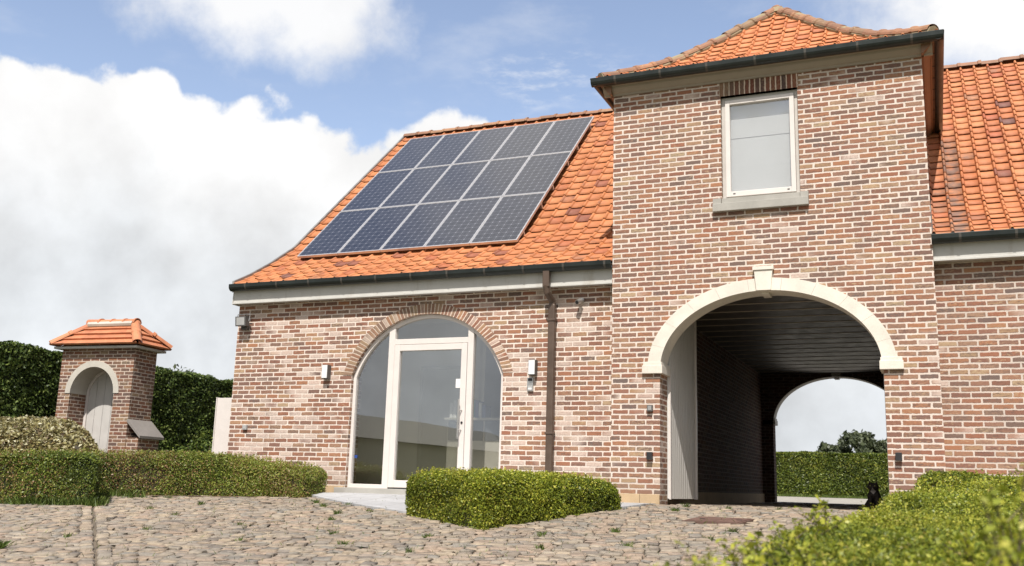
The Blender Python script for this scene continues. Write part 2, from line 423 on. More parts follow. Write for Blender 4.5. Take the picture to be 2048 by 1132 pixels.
M['leaf_box'] = leaf_mat('leaf_box', [(0, (.040, .065, .010)), (.3, (.13, .17, .018)), (.6, (.255, .295, .030)), (.85, (.41, .41, .048)), (.95, (.48, .45, .08)), (1., (.24, .14, .06))], .3)
M['leaf_dull'] = leaf_mat('leaf_dull', [(0, (.034, .055, .012)), (.35, (.11, .15, .022)), (.6, (.20, .245, .038)), (.82, (.30, .30, .065)), (.93, (.27, .17, .08)), (1., (.20, .09, .05))], .22)
M['leaf_dark'] = leaf_mat('leaf_dark', [(0, (.022, .040, .010)), (.45, (.070, .108, .026)), (.8, (.14, .185, .042)), (1., (.24, .28, .09))], .18, .45, .25)
M['leaf_back'] = leaf_mat('leaf_back', [(0, (.03, .05, .008)), (.45, (.10, .14, .018)), (.8, (.19, .225, .03)), (1., (.32, .30, .06))], .22)
M['leaf_var'] = leaf_mat('leaf_var', [(0, (.09, .055, .03)), (.35, (.20, .15, .06)), (.6, (.30, .27, .11)), (.85, (.44, .40, .24)), (1., (.56, .53, .38))], .15)
M['leaf_rhodo'] = leaf_mat('leaf_rhodo', [(0, (.04, .07, .012)), (.5, (.10, .15, .025)), (1., (.22, .27, .05))], .2)
M['leaf_tree_hazed'] = leaf_mat('leaf_tree_hazed', [(0, (.055, .07, .042)), (.5, (.10, .12, .065)), (1., (.16, .18, .10))], .25)  # greyed and lightened: distance haze put into the leaf colour
M['grass'] = leaf_mat('grass', [(0, (.05, .085, .018)), (.5, (.10, .155, .028)), (1., (.21, .25, .06))], .3)
# ------------------------------------------------------------------ terrain
SL = .09
def terr(y):
    return -SL*(12.4-y) if y < 12.4 else (0. if y < 26 else min(.12, (y-26)*.01))
CX0, CX1, CY0, CY1 = -16., 5., 3.2, 12.42      # cobbled part in front of the house

g = MB()
ys = [-400, -60, -10, -2, 3.2, 8, 12.4, 26, 38, 60, 300, 1500]
xs = [-1500, -60, -20, 14, 60, 1500]
def tz(y):
    if y < -10: return terr(-10)
    return terr(y)
for i in range(len(ys)-1):
    for j in range(len(xs)-1):
        g.face([(xs[j], ys[i], tz(ys[i])-.03), (xs[j+1], ys[i], tz(ys[i])-.03), (xs[j+1], ys[i+1], tz(ys[i+1])-.03), (xs[j], ys[i+1], tz(ys[i+1])-.03)])
g.build('ground', M['ground'], kind='structure')
g = MB()
for a, b in ((3.2, 8), (8, 12.4), (12.4, 13.6)):
    g.face([(CX0, a, terr(a)-.012), (CX1, a, terr(a)-.012), (CX1, b, terr(b)-.012), (CX0, b, terr(b)-.012)])
g.face([(-4.2, 13.6, -.012), (.5, 13.6, -.012), (.5, 23.6, -.012), (-4.2, 23.6, -.012)])
g.build('courtyard_bed', M['joint'], kind='structure')
g = MB()
for a, b in ((-2, 3.2),):
    g.face([(CX0, a, terr(a)-.005), (CX1, a, terr(a)-.005), (CX1, b, terr(b)-.005), (CX0, b, terr(b)-.005)])
g.face([(-20, 23.6, .0), (12, 23.6, .0), (12, 26, .0), (-20, 26, .0)])
g.face([(-20, 26, .0), (12, 26, .0), (12, 38.2, .118), (-20, 38.2, .118)])
g.build('gravel_yard', M['yard'], kind='structure')

# paving terrace in front of the glass door
PAV = [(-8.3, 13.22), (-8.25, 12.1), (-7.85, 11.8), (-7.2, 11.35), (-6.5, 10.95), (-5.9, 10.62), (-5.2, 10.5), (-4.3, 11.0), (-3.75, 11.55), (-3.42, 12.35), (-3.42, 12.99), (-4.05, 12.99), (-4.05, 13.22)]
def inpoly(px, py, poly):
    px = np.asarray(px); py = np.asarray(py); r = np.zeros(px.shape, bool); n = len(poly)
    for i in range(n):
        x0, y0 = poly[i]; x1, y1 = poly[(i+1) % n]
        c = ((y0 > py) != (y1 > py)) & (px < (x1-x0)*(py-y0)/((y1-y0)+1e-12)+x0); r ^= c
    return r
from mathutils.geometry import tessellate_polygon
def slabpoly(name, poly, h, mat, **k):
    b = MB(); top = [(x, y, terr(y)+h) for x, y in poly]
    for tri in tessellate_polygon([[Vector(p) for p in top]]): b.face([top[i] for i in tri][::-1])
    for i in range(len(poly)):
        p, q = top[i], top[(i+1) % len(top)]; b.face([p, q, (q[0], q[1], q[2]-.1), (p[0], p[1], p[2]-.1)])
    o = b.build(name, mat, **k); bmf(o.data); return o
def clipy(poly, y, keep):
    out = []
    for i in range(len(poly)):
        a, b = poly[i], poly[(i+1) % len(poly)]; ina = (a[1] <= y) if keep < 0 else (a[1] >= y); inb = (b[1] <= y) if keep < 0 else (b[1] >= y)
        if ina: out.append(a)
        if ina != inb: tt = (y-a[1])/(b[1]-a[1]); out.append((a[0]+(b[0]-a[0])*tt, y))
    return out
b = MB()
for poly in (clipy(PAV, 12.4, -1), clipy(PAV, 12.4, 1)):
    top = [(x, y, terr(y)+.028) for x, y in poly]
    for tri in tessellate_polygon([[Vector(p) for p in top]]): b.face([top[i] for i in tri][::-1])
    for i in range(len(top)):
        p, q = top[i], top[(i+1) % len(top)]; b.face([p, q, (q[0], q[1], q[2]-.1), (p[0], p[1], p[2]-.1)])
def pav_mat():
    m, t, p = newmat('paving'); c = t.coord(); x, y, z = t.sep(c)
    fx = t.m('FRACT', t.m('DIVIDE', t.m('ADD', x, 100.), .62)); fy = t.m('FRACT', t.m('DIVIDE', t.m('ADD', y, 100.), .41))
    e = t.m('MINIMUM', t.m('MULTIPLY', t.m('MINIMUM', fx, t.m('SUBTRACT', 1., fx)), .62), t.m('MULTIPLY', t.m('MINIMUM', fy, t.m('SUBTRACT', 1., fy)), .41))
    j = t.sm(e, .003, .007)
    r = t.white(t.comb(t.m('FLOOR', t.m('DIVIDE', t.m('ADD', x, 100.), .62)), t.m('FLOOR', t.m('DIVIDE', t.m('ADD', y, 100.), .41)), .4))
    k = t.m('MULTIPLY', t.lin(r, 0, 1, .9, 1.1), t.lin(t.noise(c, 5, 7, .7), .3, .7, .85, 1.12))
    col = t.mix(1., (.37, .37, .37), t.comb(k, k, k), 'MULTIPLY')
    t.l.new(t.mix(j, (.2, .19, .17), col), p.inputs['Base Color']); p.inputs['Roughness'].default_value = .75
    t.l.new(t.bump(t.m('ADD', j, t.m('MULTIPLY', t.noise(c, 70, 4), .3)), .5, .004), p.inputs['Normal'])
    return m
b.build('paving', pav_mat(), kind='structure')

# cobble setts: individual stones in one courtyard mesh
def cobbles():
    ang = R(12); ca, sa = math.cos(ang), math.sin(ang)
    P = []; S = []
    v = -2.
    while v < 17:
        w = random.uniform(.085, .12)
        u = -18+random.uniform(0, .2)
        while u < 9:
            l = random.choice((.09, .11, .13, .15, .19))*random.uniform(.9, 1.12)
            cu, cv = u+l/2, v+w/2
            P.append((cu, cv)); S.append((l, w)); u += l+random.uniform(.004, .013)
        v += w+random.uniform(.004, .012)
    P = np.array(P); S = np.array(S)
    x = P[:, 0]*ca-P[:, 1]*sa; y = P[:, 0]*sa+P[:, 1]*ca
    keep = (x > CX0+.1) & (x < CX1-.1) & (y > CY0) & (y < 12.95) & ~inpoly(x, y, PAV)
    # diagonal gutter strip
    d0 = np.array([-10.22, 10.07]); dd = np.array([.722, -.692]); nn = np.array([.692, .722])
    q = (x-d0[0])*nn[0]+(y-d0[1])*nn[1]; along = (x-d0[0])*dd[0]+(y-d0[1])*dd[1]
    keep &= ~((np.abs(q) < .15) & (along > -.3) & (along < 8))
    man = inpoly(x, y, [(-2.62, 10.86), (-2.52, 11.33), (-1.83, 11.40), (-1.93, 10.83)]); keep &= ~man
    x, y, S = x[keep], y[keep], S[keep]; A = np.full(len(x), ang)
    # strip stones (two rows, laid along the diagonal)
    ex, ey, es, ea = [], [], [], []
    for off in (-.075, .075):
        a = -.2
        while a < 7.6:
            l = random.uniform(.14, .21); c = d0+dd*(a+l/2)+nn*off
            ex.append(c[0]); ey.append(c[1]); es.append((l*random.uniform(.85, 1), random.uniform(.105, .13))); ea.append(math.atan2(dd[1], dd[0])); a += l+.018
    # small setts filling passage floor
    v = 12.98
    while v < 23.6:
        u = -3.3
        while u < -.55:
            l = random.uniform(.12, .18); ex.append(u+l/2); ey.append(v+.055); es.append((l, .108)); ea.append(0.); u += l+.014
        v += .125
    x = np.concatenate([x, ex]); y = np.concatenate([y, ey]); S = np.concatenate([S, es]); A = np.concatenate([A, ea])
    n = len(x); G = 4
    gu = np.array([-.5, -.40, .40, .5]); 
    U, Vv = np.meshgrid(gu, gu, indexing='ij'); U = U.ravel(); Vv = Vv.ravel()
    edge = ((np.abs(U) > .45) | (np.abs(Vv) > .45)).astype(float); corner = ((np.abs(U) > .45) & (np.abs(Vv) > .45))
    jx = RNG.normal(0, .008, (n, 16)); jy = RNG.normal(0, .007, (n, 16))
    lx = U[None]*S[:, 0:1]*(1-.14*corner[None])+jx; ly = Vv[None]*S[:, 1:2]*(1-.14*corner[None])+jy
    hgt = RNG.normal(.006, .0045, (n, 1)); tx = RNG.normal(0, .03, (n, 1)); ty = RNG.normal(0, .035, (n, 1))
    lz = hgt+tx*lx+ty*ly-edge[None]*.009+RNG.normal(0, .0028, (n, 16))
    c, s_ = np.cos(A)[:, None], np.sin(A)[:, None]
    X = x[:, None]+lx*c-ly*s_; Y = y[:, None]+lx*s_+ly*c
    T = np.where(Y < 12.4, -SL*(12.4-Y), 0.)
    V = np.stack([X, Y, T+lz+.006], -1).reshape(-1, 3)
    fc = []
    for i in range(3):
        for j in range(3): fc.append((i*4+j, (i+1)*4+j, (i+1)*4+j+1, i*4+j+1))
    # skirts
    rim = [0, 4, 8, 12, 13, 14, 15, 11, 7, 3, 2, 1]
    F = (np.array(fc)[None]+(np.arange(n)*16)[:, None, None]).reshape(-1, 4)
    low = V.reshape(n, 16, 3)[:, rim].copy(); low[..., 2] -= .035; base = n*16
    Vall = np.concatenate([V, low.reshape(-1, 3)])
    sk = np.array([(rim[k], rim[(k+1) % 12], k, (k+1) % 12) for k in range(12)])
    o1 = (np.arange(n)*16)[:, None]; o2 = base+(np.arange(n)*12)[:, None]
    SK = np.stack([o1+sk[None, :, 1], o1+sk[None, :, 0], o2+sk[None, :, 2], o2+sk[None, :, 3]], -1).reshape(-1, 4)
    rnd = RNG.random(n)
    o = quads_obj('cobbled_courtyard', Vall, M['cobble'], faces=np.concatenate([F, SK]), rnd=np.concatenate([np.repeat(rnd, 9), np.repeat(rnd, 12)]), kind='structure')
    return o
cobbles()

# ------------------------------------------------------------------ farmhouse
HB = empty('farmhouse', (-1.95, 13., 0), label='brick farmhouse with orange tiled roofs, solar panels and an arched gate tower over the driveway', cat='farmhouse')
YT, YW, YB = 13.0, 13.22, 23.2              # tower front, wing fronts, back of passage
XL, XT0, XT1, XR = -10.66, -4.05, .11, 14.
ax, aa, az0, ab = -1.95, 1.42, 1.80, 1.03   # gate arch (ellipse)
def arch_gate(x, ring=0.):
    q = 1-((x-ax)/(aa+ring))**2
    return az0+(ab+ring)*math.sqrt(max(0, q))
dcx, dR, dzc, dhw = -7.075, 1.367, 1.393, 1.297
def arch_door(x, ring=0.):
    return dzc+math.sqrt(max(0, (dR+ring)**2-(x-dcx)**2))

def wall_strips(mb, y, xsz, flip=False):
    """xsz: list of (x0,x1,[(zlo0,zlo1,zhi0,zhi1),...])"""
    for x0, x1, iv in xsz:
        for a0, a1, b0, b1 in iv:
            q = [(x0, y, a0), (x1, y, a1), (x1, y, b1), (x0, y, b0)]
            mb.face(q[::-1] if flip else q)

# --- tower wall
W0, W1, WZ0, WZ1 = -2.50, -1.46, 4.05, 5.61
ZT = 5.90
def tower_xs():
    s = {XT0, XT1, ax-aa, ax+aa, W0, W1}
    for k in range(1, 32): s.add(ax-aa*math.cos(math.pi*k/32))
    return sorted(s)
def tower_strips(z0=0., ztop=ZT, window=True):
    out = []; X = tower_xs()
    for x0, x1 in zip(X[:-1], X[1:]):
        m_ = (x0+x1)/2; inA = abs(m_-ax) < aa; inW = window and W0 < m_ < W1
        lo = (arch_gate(x0), arch_gate(x1)) if inA else (z0, z0)
        iv = [(lo[0], lo[1], WZ0, WZ0), (WZ1, WZ1, ztop, ztop)] if inW else [(lo[0], lo[1], ztop, ztop)]
        out.append((x0, x1, iv))
    return out
def reveal(mb, y0, y1, z0=.27):
    X = [x for x in tower_xs() if abs(x-ax) <= aa+1e-6]
    for x in (ax-aa, ax+aa): mb.face([(x, y0, z0), (x, y1, z0), (x, y1, az0), (x, y0, az0)])
    for a, b_ in zip(X[:-1], X[1:]):
        mb.face([(a, y0, arch_gate(a)), (a, y1, arch_gate(a)), (b_, y1, arch_gate(b_)), (b_, y0, arch_gate(b_))])
TH = .40
t = MB()
wall_strips(t, YT, tower_strips(.0)); reveal(t, YT, YT+TH, 0.)
# window reveals
for x in (W0, W1): t.face([(x, YT, WZ0), (x, YT+.1, WZ0), (x, YT+.1, WZ1), (x, YT, WZ1)])
t.face([(W0, YT, WZ1), (W1, YT, WZ1), (W1, YT+.1, WZ1), (W0, YT+.1, WZ1)])
wall_strips(t, YT+TH, tower_strips(.0, 2.92, False), True)
for x in (XT0, XT1): t.face([(x, YT, 0), (x, 17.6, 0), (x, 17.6, ZT), (x, YT, ZT)])
t.face([(XT0, 17.6, 2.95), (XT1, 17.6, 2.95), (XT1, 17.6, ZT), (XT0, 17.6, ZT)])
t.build('gate_tower_wall', M['brick_tower'], HB)
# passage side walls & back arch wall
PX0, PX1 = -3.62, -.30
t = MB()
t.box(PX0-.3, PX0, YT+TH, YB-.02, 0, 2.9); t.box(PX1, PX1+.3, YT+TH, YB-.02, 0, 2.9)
t.build('passage_wall', M['brick_passage_shaded'], HB)
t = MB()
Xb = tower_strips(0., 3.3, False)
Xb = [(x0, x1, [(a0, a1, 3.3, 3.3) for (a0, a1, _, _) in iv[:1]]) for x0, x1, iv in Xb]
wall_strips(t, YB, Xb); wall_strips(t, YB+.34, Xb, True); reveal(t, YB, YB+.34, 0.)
t.build('rear_arch_wall', M['brick_passage_shaded'], HB)
# passage ceiling with board joints
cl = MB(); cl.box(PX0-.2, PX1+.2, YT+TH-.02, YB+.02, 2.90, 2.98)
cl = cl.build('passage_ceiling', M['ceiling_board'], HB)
s_ = MB(); y = YT+TH+.3
while y < YB: s_.box(PX0, PX1, y, y+.014, 2.890, 2.905); y += .6
so = s_.build('ceiling_strip', M['ceiling_strip'], cl)
# cream stone arch ring with voussoirs (front and rear)
def stone_ring(y0, y1, name, front=True):
    mb = MB(); segs = 11; kw = .13
    # angles, ellipse param: pi (left) .. 0 (right)
    edges = [math.pi*(1-k/segs) for k in range(segs+1)]
    for k in range(segs):
        t0, t1 = edges[k]-.0008, edges[k+1]+.0008; n = 5
        pts_o, pts_i = [], []
        for i in range(n+1):
            a = t0+(t1-t0)*i/n
            pts_i.append((ax+(aa-.012)*math.cos(a), az0+(ab-.012)*math.sin(a)))
            pts_o.append((ax+(aa+.165)*math.cos(a), az0+(ab+.155)*math.sin(a)))
        prof = pts_o+pts_i[::-1]
        mb.prism(prof, 'y', y0, y1)
    return mb.build(name, M['cream_stone'], HB)
ringo = stone_ring(YT-.035, YT+.36, 'stone_arch')
ring2 = stone_ring(YB+.02, YB+.37, 'stone_arch')
for y0, y1, rg in ((YT-.035, YT+.36, ringo), (YB+.02, YB+.37, ring2)):
    k = MB()
    k.prism([(-2.052, 2.815), (-1.868, 2.815), (-1.842, 3.085), (-2.078, 3.085)], 'y', y0-.035, y1+.01)
    k.prism([(-2.095, 3.088), (-1.825, 3.088), (-1.825, 3.135), (-2.095, 3.135)], 'y', y0-.05, y0+.15)
    k.prism([(-2.01, 2.785), (-1.91, 2.785), (-1.91, 2.813), (-2.01, 2.813)], 'y', y0+.1, y1-.02)
    ks = k.build('keystone', M['cream_stone'], rg)
    for sx in (-1, 1):
        xo = ax+sx*(aa+.235); xi = ax+sx*(aa-.045)
        q = MB(); q.box(min(xo, xi), max(xo, xi), y0-.02, y1+.06, 1.745, 1.855, bev=.006)
        q.box(min(xo, xi)+.012, max(xo, xi)-.012, y0-.008, y1+.05, 1.855, 1.90, bev=.004)
        q.build('impost', M['cream_stone'], rg)
# stone footings
for x0, x1 in ((XT0-.01, ax-aa), (ax+aa, XT1+.01)):
    q = MB(); xm = x0
    while xm < x1-.05:
        xe = min(x1, xm+.42); xe = x1 if x1-xe < .12 else xe
        q.box(xm+.002, xe-.002, YT-.03, YT+.38, -.06, .145, bev=.006); xm = xe
    q.build('stone_footing', M['plinth_stone'], HB)
q = MB(); q.box(PX0-.02, PX0+.03, YT+TH+.02, YB, -.02, .19); q.build('stone_footing', M['plinth_stone'], HB)
# soldier lintel over the window
q = MB(); n = 14; lw = (W1-W0+.03)
q.face([(W0-.015, YT-.004, WZ1), (W1+.015, YT-.004, WZ1), (W1+.015, YT-.004, 5.81), (W0-.015, YT-.004, 5.81)],
       uv=[(.2, 0), (.2, lw), (.41, lw), (.41, 0)])
q.face([(W0-.015, YT-.004, WZ1), (W0-.015, YT+.1, WZ1), (W1+.015, YT+.1, WZ1), (W1+.015, YT-.004, WZ1)], uv=[(.2, 0), (.3, 0), (.3, lw), (.2, lw)])
q.build('window_lintel', M['brick_soldier'], HB)

# --- tower window
wn = MB(); y0, y1 = YT+.06, YT+.14; fw = .065
def frame_rect(mb, x0, x1, z0, z1, w, ya, yb, bev=.006, wb=None):
    wb = wb or w
    mb.box(x0, x0+w, ya, yb, z0, z1, bev); mb.box(x1-w, x1, ya, yb, z0, z1, bev)
    mb.box(x0+w-.001, x1-w+.001, ya+.001, yb, z1-w, z1-.001, bev); mb.box(x0+w-.001, x1-w+.001, ya+.001, yb, z0+.001, z0+wb, bev)
frame_rect(wn, W0+.003, W1-.003, 4.128, WZ1-.003, .05, y0, y1)
win = wn.build('window', M['frame_grey'], HB)
q = MB(); frame_rect(q, W0+.055, W1-.055, 4.155, WZ1-.055, .062, y0-.022, y1-.02, wb=.075)
sash = q.build('sash', M['frame'], win)
for x in (W0+.15, W1-.17):
    q = MB(); q.box(x, x+.03, y0-.026, y0-.019, 4.19, 4.202); q.build('drain_cap', M['black'], win)
q = MB(); q.box(W0+.1, W1-.1, y0+.025, y0+.031, 4.2, WZ1-.1); q.build('pane', M['glass_upper'], win)
q = MB(); q.box(W0+.07, W1-.07, y0+.10, y0+.11, 4.15, 5.02)
q.box(W0+.07, W1-.07, y0+.099, y0+.112, 5.03, 5.31); q.box(W0+.07, W1-.07, y0+.10, y0+.11, 5.32, WZ1-.06)
q.box(W0+.07, W1-.07, y0+.0985, y0+.0995, 4.60, 4.612)
q.build('roller_blind', M['blind'], win)
q = MB(); q.box(W0-.3, W1+.3, y0+.4, y0+.45, 3.9, 5.9); q.build('room_back', M['interior'], win)
q = MB()
q.box(-2.615, -1.355, YT-.075, YT+.10, 3.935, 4.045, bev=.006)
q.box(W0+.004, W1-.004, YT-.03, YT+.12, 4.045, 4.122, bev=.004)
for x0, x1 in ((-2.615, W0-.001), (W1+.001, -1.355)): q.box(x0, x1, YT-.05, YT-.001, 4.045, 4.125, bev=.004)
q.build('window_sill', M['blue_stone'], HB)

# --- left wing wall with the arched glass door
def door_xs():
    s = {XL, XT0, dcx-dhw, dcx+dhw}
    for k in range(1, 28): s.add(dcx-dhw*math.cos(math.pi*k/28))
    return sorted(s)
def wing_strips(ztop=3.2):
    X = door_xs(); out = []
    for x0, x1 in zip(X[:-1], X[1:]):
        inA = abs((x0+x1)/2-dcx) < dhw
        out.append((x0, x1, [((arch_door(x0), arch_door(x1)) if inA else (0, 0))+(ztop, ztop)]))
    return out
w = MB(); wall_strips(w, YW, wing_strips()); wall_strips(w, YW+.3, wing_strips(), True)
X = [x for x in door_xs() if abs(x-dcx) <= dhw+1e-6]
for x in (dcx-dhw, dcx+dhw): w.face([(x, YW, 0), (x, YW+.12, 0), (x, YW+.12, arch_door(x)), (x, YW, arch_door(x))])
for a, b_ in zip(X[:-1], X[1:]): w.face([(a, YW, arch_door(a)), (a, YW+.12, arch_door(a)), (b_, YW+.12, arch_door(b_)), (b_, YW, arch_door(b_))])
# gable following the roof profile
PROF = [(13.03, 3.345), (13.42, 3.545), (13.94, 3.85), (14.64, 4.319), (15.6, 5.20), (16.6, 6.12), (17.6, 7.04), (18.5, 7.86)]
YRIDGE = 18.5
gp = [(YW, 0)]+[(YW, 3.4)]+[(y, z-.1) for y, z in PROF[1:]]+[(2*YRIDGE-y, z-.1) for y, z in PROF[:0:-1]]+[(23.6, 3.2), (23.6, 0)]
def gable(mb, x, gp):
    tris = tessellate_polygon([[Vector((x, p[0], p[1])) for p in gp]])
    for tr in tris: mb.face([(x, gp[i][0], gp[i][1]) for i in tr])
gable(w, XL, gp)
w.face([(XL, 23.6, 0), (XT0-.1, 23.6, 0), (XT0-.1, 23.6, 3.4), (XL, 23.6, 3.4)])
wl = w.build('wing_wall', M['brick_wing'], HB)
# brick ring of the door arch
q = MB(); n = 44; a0 = math.asin(dhw/dR); a0b = math.asin(min(1, (dhw+.16)/(dR+.155)))
acc = 0
for k in range(n):
    A0 = -a0+2*a0*k/n; A1 = -a0+2*a0*(k+1)/n; B0 = A0*a0b/a0; B1 = A1*a0b/a0; r0, r1 = dR, dR+.155
    P = lambda a, r, yy: (dcx+r*math.sin(a), yy, dzc+r*math.cos(a))
    s0, s1 = A0*1.44, A1*1.44
    q.face([P(A0, r0, YW-.006), P(A1, r0, YW-.006), P(B1, r1, YW-.006), P(B0, r1, YW-.006)], uv=[(.22, s0), (.22, s1), (.38, s1), (.38, s0)])
    q.face([P(A0, r0, YW-.006), P(A0, r0, YW+.12), P(A1, r0, YW+.12), P(A1, r0, YW-.006)], uv=[(.22, s0), (.33, s0), (.33, s1), (.22, s1)])
q.build('door_arch_ring', M['brick_ring'], HB)
for x0, x1 in ((-10.67, dcx-dhw-.02), (dcx+dhw+.02, XT0)):
    q = MB(); xm = x0
    while xm < x1-.05:
        xe = min(x1, xm+.45); xe = x1 if x1-xe < .12 else xe
        q.box(xm+.002, xe-.002, YW-.025, YW+.2, -.06, .125, bev=.005); xm = xe
    q.build('stone_footing', M['plinth_stone'], HB)
q = MB(); q.box(dcx-dhw-.12, dcx+dhw+.12, YW-.12, YW+.28, -.02, .105, bev=.006); q.build('door_step', M['blue_stone'], HB)

# --- arched glazed door set
YD = YW+.055
de = MB()
segs = 40; A = math.asin(dhw/dR)
def arcband(mb, r0, r1, xa, xb, ya, yb):
    aa0 = math.asin((xa-dcx)/r1); aa1 = math.asin((xb-dcx)/r1); n = max(2, int(abs(aa1-aa0)/.06))
    for k in range(n):
        p0 = aa0+(aa1-aa0)*k/n; p1 = aa0+(aa1-aa0)*(k+1)/n
        f = lambda a, r: (dcx+r*math.sin(a), dzc+r*math.cos(a))
        mb.prism([f(p0, r0), f(p1, r0), f(p1, r1), f(p0, r1)], 'y', ya, yb, cap=True)
arcband(de, dR-.06, dR-.004, dcx-dhw+.004, dcx+dhw-.004, YD, YD+.08)
zs = arch_door(dcx-dhw)
de.box(dcx-dhw+.003, dcx-dhw+.055, YD+.001, YD+.079, .105, zs, .005); de.box(dcx+dhw-.055, dcx+dhw-.003, YD+.001, YD+.079, .105, zs, .005)
de.box(dcx-dhw+.05, -7.75, YD+.002, YD+.078, .105, .165, .005); de.box(-6.31, dcx+dhw-.05, YD+.002, YD+.078, .105, .165, .005)
for x0, x1 in ((-7.76, -7.655), (-6.395, -6.30)):
    de.box(x0, x1, YD-.004, YD+.084, .105, arch_door((x0+x1)/2)-.05, .005)
de.box(-7.66, -6.39, YD-.002, YD+.08, 2.30, 2.385, .005)
DF = de.build('glazed_entrance', M['frame'], HB)
q = MB()
def pane_arc(mb, xa, xb, zb, y):
    n = 12; X = [xa+(xb-xa)*k/n for k in range(n+1)]
    for a, b_ in zip(X[:-1], X[1:]): mb.face([(a, y, zb), (b_, y, zb), (b_, y, arch_door(b_)-.02 if abs(b_-dcx) < dhw else zs), (a, y, arch_door(a)-.02)])
for xa, xb, zb in ((-8.33, -7.70, .15), (-7.7, -6.36, 2.35), (-6.35, -5.82, .15)):
    q = MB(); pane_arc(q, xa, xb, zb, YD+.045); q.build('pane', M['glass'], DF)
q = MB(); frame_rect(q, -7.65, -6.40, .125, 2.295, .095, YD-.012, YD+.06, wb=.11)
DL = q.build('door', M['frame'], HB)
q = MB(); q.box(-7.56, -6.49, YD+.03, YD+.036, .23, 2.21); q.build('pane', M['glass'], DL)
q = MB()
q.tube([(-6.475, YD-.085, .86), (-6.475, YD-.085, 1.44)], .013, 10)
for z in (.99, 1.28): q.tube([(-6.475, YD-.085, z), (-6.45, YD-.012, z)], .009, 8)
q.build('handle', M['silver'], DL, smooth=False)
q = MB(); q.tube([(-6.445, YD-.022, 1.10), (-6.445, YD-.010, 1.10)], .017, 12); q.build('lock', M['black'], DL)
q = MB(); q.box(-7.65, -6.40, YD-.006, YD+.03, .106, .122); q.build('threshold', M['black'], DL)
q = MB(); q.box(-6.585, -6.505, YD+.022, YD+.026, 1.62, 1.755); o = q.build('paper_notice', M['white'], origin=(-6.545, YD+.024, 1.62), label='small white paper taped on the door glass above the pull handle', cat='notice')
q = MB(); q.box(-8.29, -8.24, YD+.036, YD+.040, .555, .60); q.build('blue_sticker', M['blue_sticker'], origin=(-8.265, YD+.038, .55), label='small blue sticker low in the left side pane of the entrance', cat='sticker')

# --- right wing wall
w = MB()
w.box(XT1-.05, XR, YW, YW+.3, 0, 3.3)
gable(w, XR, gp); w.face([(XT1+.2, 23.6, 0), (XR, 23.6, 0), (XR, 23.6, 3.4), (XT1+.2, 23.6, 3.4)])
w.build('wing_wall', M['brick_right'], HB)
# inner floors/walls that keep the rooms closed
w = MB(); w.box(XL+.3, XT0+.1, 18.6, 18.8, 0, 3.2); w.box(XL+.3, XT0+.1, YW+.3, 18.6, 2.95, 3.05); w.box(XL+.05, XL+.3, YW+.3, 18.6, 0, 3.2)
w.box(XT0-.06, XT0+.02, YW+.3, 18.6, 0, 3.0)
w.box(-9.6, -7.05, 15.2, 15.3, .1, 2.95); w.box(-7.07, -6.98, 15.2, 18.6, .1, 2.95)
w.build('office_wall', M['interior'], HB)
w = MB(); w.box(XL+.3, XT0, YW+.29, 18.6, .02, .10); w.build('office_floor', M['interior_floor'], HB)
w = MB(); frame_rect(w, -8.2, -7.3, .1, 2.2, .06, 15.16, 15.195); io = w.build('office_door', M['frame_grey'], HB)
w = MB(); w.box(-8.14, -7.36, 15.17, 15.188, .1, 2.14); w.build('door_panel', M['interior_door'], io)
w = MB(); w.tube([(-7.45, 15.17, 1.12), (-7.45, 15.12, 1.12), (-7.57, 15.12, 1.12)], .012, 6); w.build('handle', M['dark_grey'], io)

# --- office furniture seen through the glass
cab = empty('reception_cabinet', (-6.3, 14.4, .1), label='dark blue grey cabinet with pale top seen through the entrance glass', cat='cabinet')
q = MB(); q.box(-7.15, -5.2, 14.2, 14.6, .12, 1.20, .005); q.build('carcass', M['counter'], cab)
q = MB(); q.box(-7.2, -5.15, 14.17, 14.63, 1.20, 1.24, .004); q.build('top_board', M['interior_door'], cab)
q = MB()
for k in range(3): q.box(-7.13+k*.64, -6.52+k*.64, 14.185, 14.199, .88, 1.19, .003)
q.build('drawer_front', M['cabinet'], cab)
bx = -7.14
for i, (wd, hh, mt, lb) in enumerate(((.05, .24, 'book_white', 'pale binder at the left end of the cabinet row'), (.06, .28, 'book_white', 'tall white binder second in the cabinet row'), (.05, .22, 'book_teal', 'short teal binder between the white binders'),
        (.07, .30, 'book_white', 'widest white binder in the cabinet row'), (.06, .29, 'book_teal', 'tall teal binder just right of the widest white one'), (.05, .27, 'book_blue', 'dark blue binder beside the tall teal one'), (.05, .24, 'book_white', 'white binder right of the dark blue one'), (.06, .2, 'book_blue', 'short dark blue binder at the right end of the row'))):
    bx += .01 if i != 3 else .12
    q = MB(); q.box(bx, bx+wd, 14.22, 14.44, 1.24, 1.24+hh, .004); o = q.build('binder', M[mt], origin=(bx+wd/2, 14.33, 1.24), label=lb, cat='binder', group='binders standing on the office cabinet')
    bx += wd
sh = MB(); sh.box(-6.98, -6.2, 16.0, 16.2, 1.69, 1.715, .003)
q = MB()
